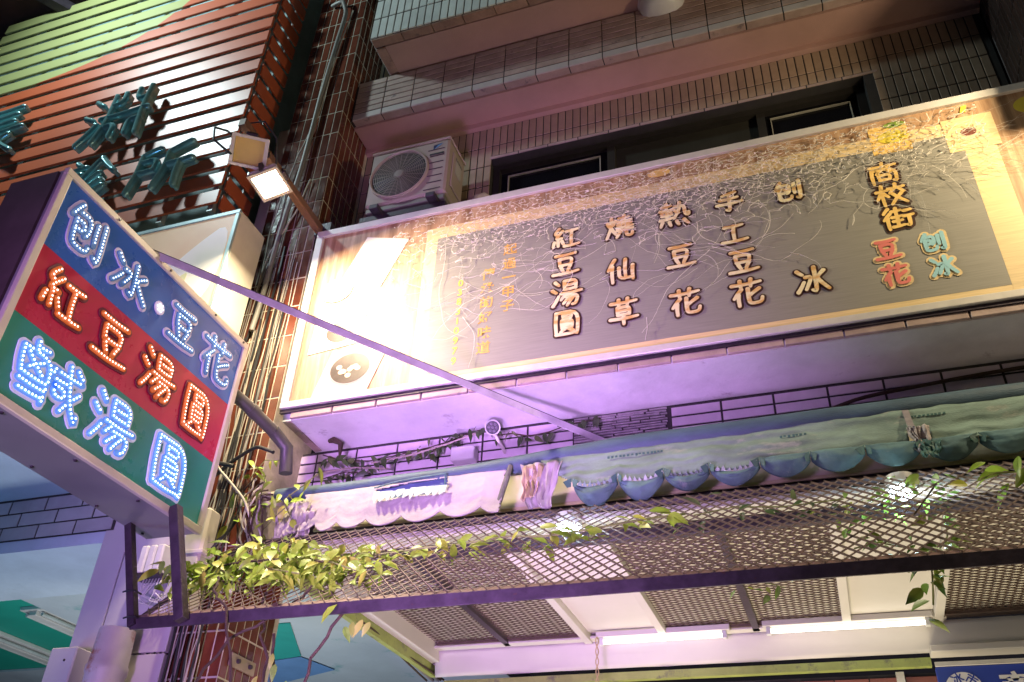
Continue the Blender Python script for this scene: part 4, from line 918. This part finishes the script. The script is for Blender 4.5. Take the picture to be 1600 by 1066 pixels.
for k in range(15): mb.bar((.395 + .006 * noise.noise((k, 0, 0)), 3.545 - .005 * k * .9, 3.56 - .0075 * k), (.420, 3.543 - .005 * k * .9, 3.558 - .0075 * k), .003, .006)
mb.build('seam_stitching', m_wcl, t)
for x0, x1, z in ((-.85, -.60, 3.50), (-.10, .0, 3.50), (.42, .55, 3.52)):
    mb = MB(); x = x0
    while x < x1: mb.bx(x, x + .010, 3.531, 3.5335, z - .006 * random.random(), z + .006); x += random.uniform(.012, .02)
    mb.build('faded_marks', m_cand, t)
t = root('fascia_board', 'cream yellow board seen behind the awning scallops', 'board', (-.7, 3.72, 3.3))
MB().bx(-2.42, 1.6, 3.712, 3.735, 3.385, 3.56).build('board', mat('cream_yellow_paint', (.70, .66, .46), .6, var=.08, scale=4), t)
MB().bx(-2.42, 1.6, 3.698, 3.711, 3.372, 3.388).build('yellow_edge', mat('yellow_olive_paint', (.62, .58, .30), .5, var=.15, scale=6), t, bevel=.003)

# ------------------------------------------------------------------ expanded metal canopy in front
t = root('mesh_canopy', 'rusty purple grey expanded metal canopy on a dark steel bar, vines growing over it', 'canopy', (-.9, 3.1, 2.65))
class PM:
    n = V3((0, -.6925, .7214))
    def __call__(s, x, q, o): return V3((x, 2.915 + q * .7214, 2.702 + q * .6925)) + s.n * o
pm = PM()
m_mesh = mat('rusty_mesh', (.17, .118, .095), .5, .25, var=.3, scale=20, stain=((.12, .06, .04), 10, .60))
mb = MB(); lattice(mb, -2.655, 1.75, 0.0, .80, pm, .050, .066, .0072, .0022, .0026, .0080)
mb.build('expanded_metal', m_mesh, t, kind='stuff')
MB().bx(-2.66, 1.8, 2.895, 2.903, 2.648, 2.694).build('front_bar', m_steel, t, bevel=.001)
MB().bar((-2.66, 2.920, 2.704), (1.8, 2.920, 2.704), .036, .004, up=pm.n).build('front_flange', mat('rusty_flange', (.20, .12, .10), .55, .2, var=.3, scale=12), t)
MB().bar(pm(-2.655, 0, -.012), pm(-2.655, .80, -.012), .004, .02, up=pm.n).build('side_bar', m_steel, t)
MB().bx(-1.75, 1.8, 3.46, 3.50, 3.078, 3.128).build('rear_beam', m_steel, t, bevel=.002)
MB().bar(pm(-2.66, .80, -.012), pm(1.8, .80, -.012), .02, .02, up=pm.n).build('top_bar', m_steel, t)
MB().bar((-2.398, 2.872, 2.66), (-2.575, 2.872, 3.155), .045, .042, up=(0, 1, 0)).build('sign_post', m_steel, t, bevel=.002)
MB().bar((-2.648, 2.90, 2.66), (-2.838, 2.92, 3.12), .034, .034, up=(0, 1, 0)).build('sign_post', m_steel, t, bevel=.002)
for x, z in ((-2.70, 2.80), (-2.66, 2.69)): MB().tube([(x - .03, 2.88, z), (x, 2.876, z + .004), (x + .03, 2.88, z + .002), (x + .03, 2.92, z)], .004, 5).build('wire_tie', m_black, t, True)

# ------------------------------------------------------------------ leaves and vines
def leaf_mesh(i, m):
    r = random.Random(i); dr = r.uniform(.12, .34); fold = r.uniform(.10, .22); wv = r.uniform(.66, .92)
    T = [(0, .02), (.12, .17), (.30, .275), (.52, .26), (.72, .17), (.88, .07), (1.0, .002)]; vs = []; fs = []
    tw = r.uniform(-.15, .15)
    for k, (a, w_) in enumerate(T):
        z = -dr * a * a; w_ *= wv; y0 = tw * a * a
        vs += [(a, y0, z), (a - .02, y0 + w_, z + fold * w_ * 1.6), (a - .02, y0 - w_, z + fold * w_ * 1.6)]
    for k in range(len(T) - 1):
        p = 3 * k; fs += [(p, p + 3, p + 4, p + 1), (p, p + 2, p + 5, p + 3)]
    me = bpy.data.meshes.new('leaf'); me.from_pydata(vs, [], fs); me.materials.append(m)
    for p in me.polygons: p.use_smooth = True
    me.set_sharp_from_angle(angle=.5); return me
def leafmat(name, col, ylw, amt):
    m = mat(name, col, .40, var=.18, scale=3.0, orand=.30, bump=.1, bscale=9)
    nt = m.node_tree; b = nt.nodes['Principled BSDF']; lk = b.inputs['Base Color'].links[0].from_socket
    oi = nt.nodes.new('ShaderNodeObjectInfo'); wn = nt.nodes.new('ShaderNodeTexWhiteNoise'); wn.noise_dimensions = '1D'; nt.links.new(oi.outputs['Random'], wn.inputs['W'])
    cr = nt.nodes.new('ShaderNodeMapRange'); cr.inputs['From Min'].default_value = 1 - amt; nt.links.new(wn.outputs['Value'], cr.inputs[0])
    mx = nt.nodes.new('ShaderNodeMix'); mx.data_type = 'RGBA'; nt.links.new(cr.outputs[0], mx.inputs['Factor']); nt.links.new(lk, mx.inputs['A']); mx.inputs['B'].default_value = ylw + (1,)
    nt.links.new(mx.outputs['Result'], b.inputs['Base Color']); b.inputs['Subsurface Weight'].default_value = .0
    return m
ml1 = leafmat('young_leaf', (.24, .38, .03), (.42, .44, .05), .40); ml2 = leafmat('shaded_leaf', (.045, .085, .022), (.10, .14, .03), .3); ml3 = leafmat('green_leaf', (.15, .28, .04), (.32, .38, .06), .4)  # the dark leaf copy has shade put into its colour
LV = {m.name: [leaf_mesh(40 + i, m) for i in range(5)] for m in (ml1, ml2, ml3)}
def leaf(par, p, d, n, L, m, rng):
    d = V3(d).normalized(); n = V3(n); n = (n - d * n.dot(d)).normalized(); y = n.cross(d)
    M3 = Matrix((d, y, n)).transposed()
    o = link('leaf', rng.choice(LV[m.name]), p, par, M3.to_euler()); o.scale = (L, L * rng.uniform(.85, 1.15), L)
def rv(rng, a, b, c): return V3((rng.gauss(0, a), rng.gauss(0, b), rng.gauss(0, c)))
def spray(par, pts, m, n, L, rng, stem=None, spread=.02, face=(.1, -.75, .55), dirv=(0, -.35, -.5), dw=.8):
    pts = [V3(p) for p in pts]
    if stem: MB().tube(pts, stem[1], 5).build('stem', stem[0], par, True)
    seg = [(b - a).length for a, b in zip(pts, pts[1:])]; tot = sum(seg)
    for k in range(n):
        q = (k + rng.random()) / n * tot
        for a, b, l in zip(pts, pts[1:], seg):
            if q <= l: p = a.lerp(b, q / l); tg = (b - a).normalized(); break
            q -= l
        else: p = pts[-1]; tg = (pts[-1] - pts[-2]).normalized()
        d = V3(dirv) + rv(rng, dw, .35, .35) + tg * rng.uniform(-.2, .5)
        leaf(par, p + rv(rng, spread, spread, spread), d, V3(face) + rv(rng, .45, .3, .3), L * rng.uniform(.65, 1.25), m, rng)
m_stem = mat('brown_vine_stem', (.055, .035, .02), .8, var=.3, scale=30, bump=.5); m_stemg = mat('green_vine_stem', (.16, .18, .05), .6)
rng = random.Random(21)
t = root('climbing_vine', 'bright yellow green climbing vine sprawling over the left and middle of the mesh canopy', 'vine', (-2.3, 3.2, 2.9))
U_ = PM.n * .03
main = [pm(-2.70, .36, .04), pm(-2.55, .34, .05), pm(-2.36, .36, .06), pm(-2.15, .34, .06), pm(-1.95, .30, .05), pm(-1.75, .34, .04), pm(-1.55, .40, .03), pm(-1.38, .40, .03), pm(-1.2, .44, .03), pm(-1.02, .40, .03), pm(-.85, .43, .03), pm(-.66, .48, .03), pm(-.48, .50, .03)]
spray(t, main[4:], ml1, 84, .076, rng, (m_stemg, .0045), .018)
spray(t, main[:6], ml1, 52, .086, rng, (m_stem, .006), .03)
for a, b, c, n in (((-2.30, .40), (-2.15, .20), (-1.98, .16), 26), ((-2.50, .42), (-2.42, .26), (-2.30, .18), 22), ((-2.15, .44), (-1.98, .30), (-1.82, .24), 24), ((-2.60, .50), (-2.48, .52), (-2.32, .50), 18), ((-2.30, .55), (-2.15, .48), (-2.05, .36), 18), ((-2.05, .35), (-1.85, .20), (-1.72, .14), 12), ((-2.75, .38), (-2.70, .28), (-2.62, .22), 8)):
    spray(t, [pm(*a, .05), pm(*b, .08), pm(*c, .06)], ml1, n, .088, rng, (m_stemg, .0035), .028)
for pts, n in (([(-2.42, 3.50, 3.35), (-2.46, 3.46, 3.44), (-2.36, 3.45, 3.50), (-2.28, 3.44, 3.55)], 9), ([(-2.62, 3.5, 3.35), (-2.60, 3.46, 3.46), (-2.58, 3.44, 3.58)], 9), ([(-2.55, 3.47, 3.30), (-2.46, 3.44, 3.36), (-2.38, 3.43, 3.42)], 8), ([(-2.72, 3.5, 3.6), (-2.62, 3.46, 3.68), (-2.5, 3.46, 3.66)], 7), ([(-2.75, 3.48, 3.35), (-2.70, 3.45, 3.42), (-2.64, 3.45, 3.46)], 6)):
    spray(t, pts, ml1, n, .075, rng, (m_stemg, .003), .02, dw=.6)
for pts in ([(-2.33, 2.95, 2.86), (-2.30, 2.90, 2.78), (-2.21, 2.89, 2.70), (-2.10, 2.9, 2.30)], [(-2.05, 3.0, 2.62), (-2.02, 3.0, 2.45), (-1.96, 3.0, 2.2)], [(-1.72, 2.96, 2.70), (-1.86, 2.98, 2.52), (-1.90, 3.0, 2.40), (-1.98, 3.0, 2.2)], [(-2.15, 3.0, 2.80), (-2.10, 3.0, 2.62), (-2.04, 3.0, 2.40), (-1.99, 3.0, 2.18)], [(-1.9, 3.0, 2.80), (-1.98, 2.96, 2.72), (-2.2, 2.94, 2.60), (-2.3, 2.9, 2.40)]):
    q = [V3(p) for p in pts]; f = []
    for a, b in zip(q, q[1:]): f += [a.lerp(b, k / 5) + rv(rng, .006, .006, .004) for k in range(5)]
    MB().tube(f + [q[-1]], [.006] * len(f) + [.003], 6).build('stem', m_stem, t, True)
mb = MB()
for k in range(260):
    a = rng.random(); p = pm(-2.72 + 1.05 * a + rng.gauss(0, .05), .36 - .10 * a + rng.gauss(0, .085), rng.uniform(.0, .07)); L = rng.uniform(.05, .09)
    d = V3((rng.gauss(0, .8), -.35 + rng.gauss(0, .3), -.5 + rng.gauss(0, .3))).normalized(); n = V3((.1, -.75, .55)) + rv(rng, .4, .3, .3); n = (n - d * n.dot(d)).normalized(); y = n.cross(d)
    w_ = L * .2; mb.add([p, p + d * L * .35 + y * w_ + n * w_ * .3, p + d * L * .7 + y * w_ * .7, p + d * L - n * L * .2, p + d * L * .7 - y * w_ * .7, p + d * L * .35 - y * w_ + n * w_ * .3, p + d * L * .4], [(0, 6, 1), (1, 6, 3, 2), (0, 5, 6), (5, 4, 3, 6)])
mb.build('small_leaves', ml1, t, kind='stuff')
for p in ((-2.02, 2.97, 2.54), (-2.00, 2.97, 2.50), (-2.07, 2.97, 2.46), (-2.08, 2.98, 2.42), (-1.95, 2.98, 2.44), (-1.66, 2.90, 2.615), (-1.62, 2.90, 2.62), (-1.59, 2.90, 2.61), (-1.69, 2.90, 2.60), (-2.58, 2.95, 2.93), (-2.63, 2.95, 2.95)):
    leaf(t, p, V3((rng.gauss(0, .4), -.2, -.9)), V3((.2, -.9, .3)), rng.uniform(.055, .075), ml3, rng)

t = root('wall_vine', 'vine of shade-coloured leaves creeping along the purple wall strip under the ledge', 'vine', (-1.8, 3.8, 3.85))
for pts, n in (([(-2.52, 3.82, 3.88), (-2.38, 3.81, 3.82), (-2.22, 3.81, 3.80), (-2.05, 3.82, 3.82), (-1.88, 3.82, 3.84), (-1.72, 3.82, 3.87)], 36), ([(-1.90, 3.83, 3.80), (-1.78, 3.82, 3.86), (-1.64, 3.82, 3.90), (-1.52, 3.81, 3.905)], 18), ([(-1.50, 3.82, 3.86), (-1.42, 3.82, 3.86), (-1.32, 3.82, 3.83), (-1.22, 3.82, 3.84), (-1.10, 3.82, 3.87), (-.95, 3.83, 3.885)], 15), ([(-2.48, 3.8, 3.72), (-2.35, 3.79, 3.74), (-2.2, 3.8, 3.72)], 10)):
    spray(t, pts, ml2, n, .066, rng, (m_stem, .0035), .014, (.1, -.9, .2), (0, -.1, -.7), .45)
MB().tube([(-2.43, 3.72, 3.90), (-2.42, 3.74, 3.92), (-2.38, 3.76, 3.90), (-2.40, 3.80, 3.84)], [.012, .02, .018, .006], 6).build('withered_clump', m_stem, t, True)
for pts in ([(-2.2, 3.80, 3.78), (-1.95, 3.80, 3.80), (-1.75, 3.80, 3.84), (-1.62, 3.82, 3.89)], [(-2.5, 3.80, 3.76), (-2.3, 3.80, 3.765), (-2.1, 3.81, 3.74)]): MB().tube(pts, .005, 5).build('stem', mat('pale_dry_stem', (.40, .34, .28), .8), t, True)

t = root('right_vine', 'green vine shoots hanging through the mesh canopy near the right edge', 'vine', (.4, 3.1, 2.8))
spray(t, [pm(.10, .22, -.05), pm(.18, .28, -.06), pm(.28, .20, -.06), pm(.36, .10, -.05)], ml3, 20, .065, rng, (m_stemg, .003), .03)
spray(t, [pm(.42, .42, -.04), pm(.40, .28, -.06), pm(.34, .14, -.06), pm(.31, .02, -.05), (.29, 2.87, 2.58), (.28, 2.86, 2.53)], ml3, 26, .068, rng, (m_stemg, .003), .022)
spray(t, [pm(.80, .50, .05), pm(.72, .54, .05), pm(.62, .55, .05), pm(.56, .50, .05)], ml1, 9, .11, rng, (m_stemg, .004), .03)
spray(t, [pm(.50, .60, -.05), pm(.3, .60, -.06), pm(.15, .58, -.06), pm(0, .57, -.05)], ml3, 22, .06, rng, (m_stemg, .003), .03)
spray(t, [pm(-.45, .50, .02), pm(-.3, .55, .02), pm(-.12, .50, .02), pm(.1, .52, .02)], ml2, 16, .065, rng, (m_stemg, .003), .02)
spray(t, [(.20, 3.45, 3.13), (.34, 3.40, 3.16), (.48, 3.42, 3.15)], ml3, 20, .07, rng, (m_stemg, .003), .03)
spray(t, [(-.25, 3.2, 2.78), (-.20, 3.1, 2.72), (-.14, 3.05, 2.68)], ml3, 10, .04, rng, (m_stemg, .002), .03)
MB().tube([pm(.31, .30, .02), pm(.36, .34, .06), pm(.40, .36, .10)], .003, 5).build('stem', m_stem, t, True)

# ------------------------------------------------------------------ cables
m_wire = mat('white_cable', (.44, .40, .33), .5, var=.15); m_gwire = mat('grey_cable', (.22, .21, .19), .5); rng = random.Random(8)
def wavy(pts, amp, n=6):
    q = [V3(p) for p in pts]; o = []
    for a, b in zip(q, q[1:]): o += [a.lerp(b, k / n) + rv(rng, amp, amp * .5, amp * .3) for k in range(n)]
    o.append(q[-1])
    for _ in range(2): o = [o[0]] + [(a + b * 2 + c) / 4 for a, b, c in zip(o, o[1:], o[2:])] + [o[-1]]
    return o
for i in range(26):
    x = -3.085 + .0125 * i + rng.uniform(-.01, .01); zt = rng.uniform(4.3, 5.3); dark = i % 3 == 0
    x2 = x + rng.uniform(-.05, .05)
    pts = [(x, 3.535, zt), (x + rng.uniform(-.02, .02), 3.53, (zt + 3.8) / 2), (x2, 3.525, 3.75), (x2 + rng.uniform(-.05, .03), 3.515, 3.45), (x2 - .02 + rng.uniform(-.03, .03), 3.51, 3.05), (x - .02, 3.51, 2.75), (x + rng.uniform(-.03, .01), 3.51, 2.2)]
    o = MB().tube(wavy(pts, .009), .006 if dark else .0030, 5).build('cable', m_black if dark else (m_wire if i % 3 == 1 else m_gwire), None, True)
    props(o, ('thick black cable in the bundle running down the brown tiled pillar' if dark else 'thin pale cable in the bundle running down the brown tiled pillar' if i % 3 == 1 else 'thin grey cable in the bundle running down the brown tiled pillar'), 'cable', 'cables running down the tiled pillar')
for pts, r, m, lab in (([(-2.99, 3.53, 7.75), (-2.86, 3.50, 7.72), (-2.82, 3.515, 7.55), (-2.86, 3.52, 7.0), (-2.885, 3.52, 6.4), (-2.89, 3.52, 5.9), (-2.93, 3.52, 5.3), (-2.96, 3.52, 4.6)], .017, m_gwire, 'grey conduit pipe hooked at the top of the brown tiled pillar'),
                       ([(-2.78, 3.53, 7.6), (-2.84, 3.53, 7.0), (-2.86, 3.53, 6.4), (-2.95, 3.53, 6.1), (-2.98, 3.53, 5.85), (-3.02, 3.53, 5.4), (-2.99, 3.53, 5.0)], .005, m_wire, 'thin beige wire wandering down the upper brown pillar beside the conduit'),
                       ([(-2.80, 3.53, 5.8), (-2.86, 3.53, 5.5), (-2.97, 3.52, 5.2), (-3.0, 3.52, 4.9)], .005, m_wire, 'thin pale wire sagging across the pillar behind the lit floodlight'),
                       ([(-2.98, 3.50, 3.62), (-2.85, 3.48, 3.70), (-2.70, 3.47, 3.78), (-2.58, 3.46, 3.72)], .010, m_black, 'black cable arching from the bundle to the steel sign arm'),
                       ([(-3.05, 3.49, 3.70), (-2.92, 3.47, 3.71), (-2.82, 3.48, 3.68)], .012, m_black, 'short black cable tie round the bundle beside the LED sign'),
                       ([(-2.98, 3.46, 3.1), (-2.82, 3.45, 3.20), (-2.72, 3.47, 3.34), (-2.72, 3.48, 3.52)], .008, m_black, 'black cable looping below the left end of the awning'),
                       ([(-2.92, 3.40, 3.62), (-2.88, 3.40, 3.68), (-2.82, 3.42, 3.60), (-2.66, 3.44, 3.44), (-2.60, 3.46, 3.30)], .007, m_wire, 'bent white cable passing behind the awning end'),
                       ([(-3.04, 3.45, 4.55), (-3.00, 3.36, 4.52), (-2.97, 3.35, 4.44), (-2.975, 3.38, 4.30)], .008, m_gwire, 'short blue grey cable hooked on the cream clinic box'),
                       ([(-.20, 3.86, 3.66), (.05, 3.855, 3.76), (.28, 3.85, 3.83), (.7, 3.85, 3.86), (1.5, 3.85, 3.90)], .009, m_stem, 'brown cable sweeping over the pale wall tiles above the green awning')):
    props(MB().tube(wavy(pts, .006), r, 7).build('cable', m, None, True), lab, 'cable')
for i in range(7):
    x = -2.40 - .012 * i; dark = i % 2
    props(MB().tube(wavy([(x + .02, 3.55, 3.13), (x - .01, 4.0, 3.10 + .012 * i), (x, 4.6, 3.09 + .010 * i), (x + rng.uniform(-.03, .03), 5.4, 3.08)], .014), .009 if dark else .006, 6).build('cable', m_gwire if dark else m_stem, None, True),
          'grey cable in the bundle along the lime edged left side of the dropped ceiling' if dark else 'brown cable in the bundle along the lime edged left side of the dropped ceiling', 'cable', 'cables along the dropped ceiling edge')
for i in range(9):
    x = -2.68 + .018 * i
    props(MB().tube(wavy([(x, 3.50, 3.62 - .02 * i), (x - .05, 3.46, 3.48), (x - .02 + rng.uniform(-.05, .05), 3.45, 3.34), (x + .02, 3.46, 3.20), (x - .06, 3.48, 3.0)], .016), .005, 5).build('cable', m_wire if i % 2 else m_stem, None, True),
          'pale loose cable tangled under the left awning end' if i % 2 else 'dry brown stem tangled under the left awning end', 'cable' if i % 2 else 'stem', 'tangle under the awning end')

# ------------------------------------------------------------------ small things
t = root('round_spotlight', 'small round spotlight with a white rim on the purple wall strip', 'lamp', (-1.494, 3.76, 3.86))
n = V3((.22, -.86, -.46)).normalized(); c = V3((-1.494, 3.74, 3.862))
MB().lathe(c, n, [(-.05, .015), (-.04, .032), (0, .038), (.010, .040), (.012, .035), (.004, .0335)], 28).build('rim', mat('white_rim', (.6, .6, .6), .35), t, True)
MB().lathe(c, n, [(.003, .034), (.0031, .001)], 24).build('face', m_black, t)
u = n.orthogonal().normalized(); w = n.cross(u)
for k in range(7):
    a = k * math.pi / 3; r = 0 if k == 6 else .0195; MB().lathe(c + (u * math.cos(a) + w * math.sin(a)) * r, n, [(.003, .008), (.006, .0066), (.008, .001)], 10).build('lens', mat('lens_plastic', (.16, .15, .17), .15), t, True)
MB().tube([c - n * .05, c - n * .07 + V3((0, 0, -.03)), (-1.47, 3.84, 3.79), (-1.47, 3.872, 3.78)], .009, 7).build('bracket', m_alu, t, True)
t = root('wall_box', 'small white box on the purple wall strip left of the round spotlight', 'box', (-1.68, 3.83, 3.75))
MB().bx(-1.745, -1.614, 3.80, 3.862, 3.735, 3.815).build('body', m_whitepl, t, bevel=.006)
t = root('blue_shop_sign', 'blue sign with white circle emblem and white characters, bottom right corner', 'sign', (1.0, 5.0, 2.6))
m_sblue = mat('blue_sign_print', (.02, .05, .36), .4, var=.06)
MB().bx(.435, 1.9, 5.0, 5.05, 2.3, 2.918).build('board', m_sblue, t, bevel=.003)
MB().bx(.435, 1.9, 4.985, 4.999, 2.918, 2.938).build('trim', m_alu, t)
MB().lathe((.545, 4.998, 2.80), FR, [(0, .088), (.001, .088), (.001, .001)], 32).build('emblem', m_wpr, t)
for ch, a in (("冰", 112), ("市", 52), ("刨", 168)):
    a = math.radians(a); ux = V3((math.sin(a), 0, -math.cos(a))); uz = V3((math.cos(a), 0, math.sin(a)))
    put_text('character', ch, .055, V3((.545, 4.9955, 2.80)) + uz * .058, ux, uz, m_sblue, t, .0012)
for ch, x in (("商", .775), ("校", .945)): put_text('character', ch, .145, (x, 4.9975, 2.80), EX, EZ, m_wpr, t, .004)
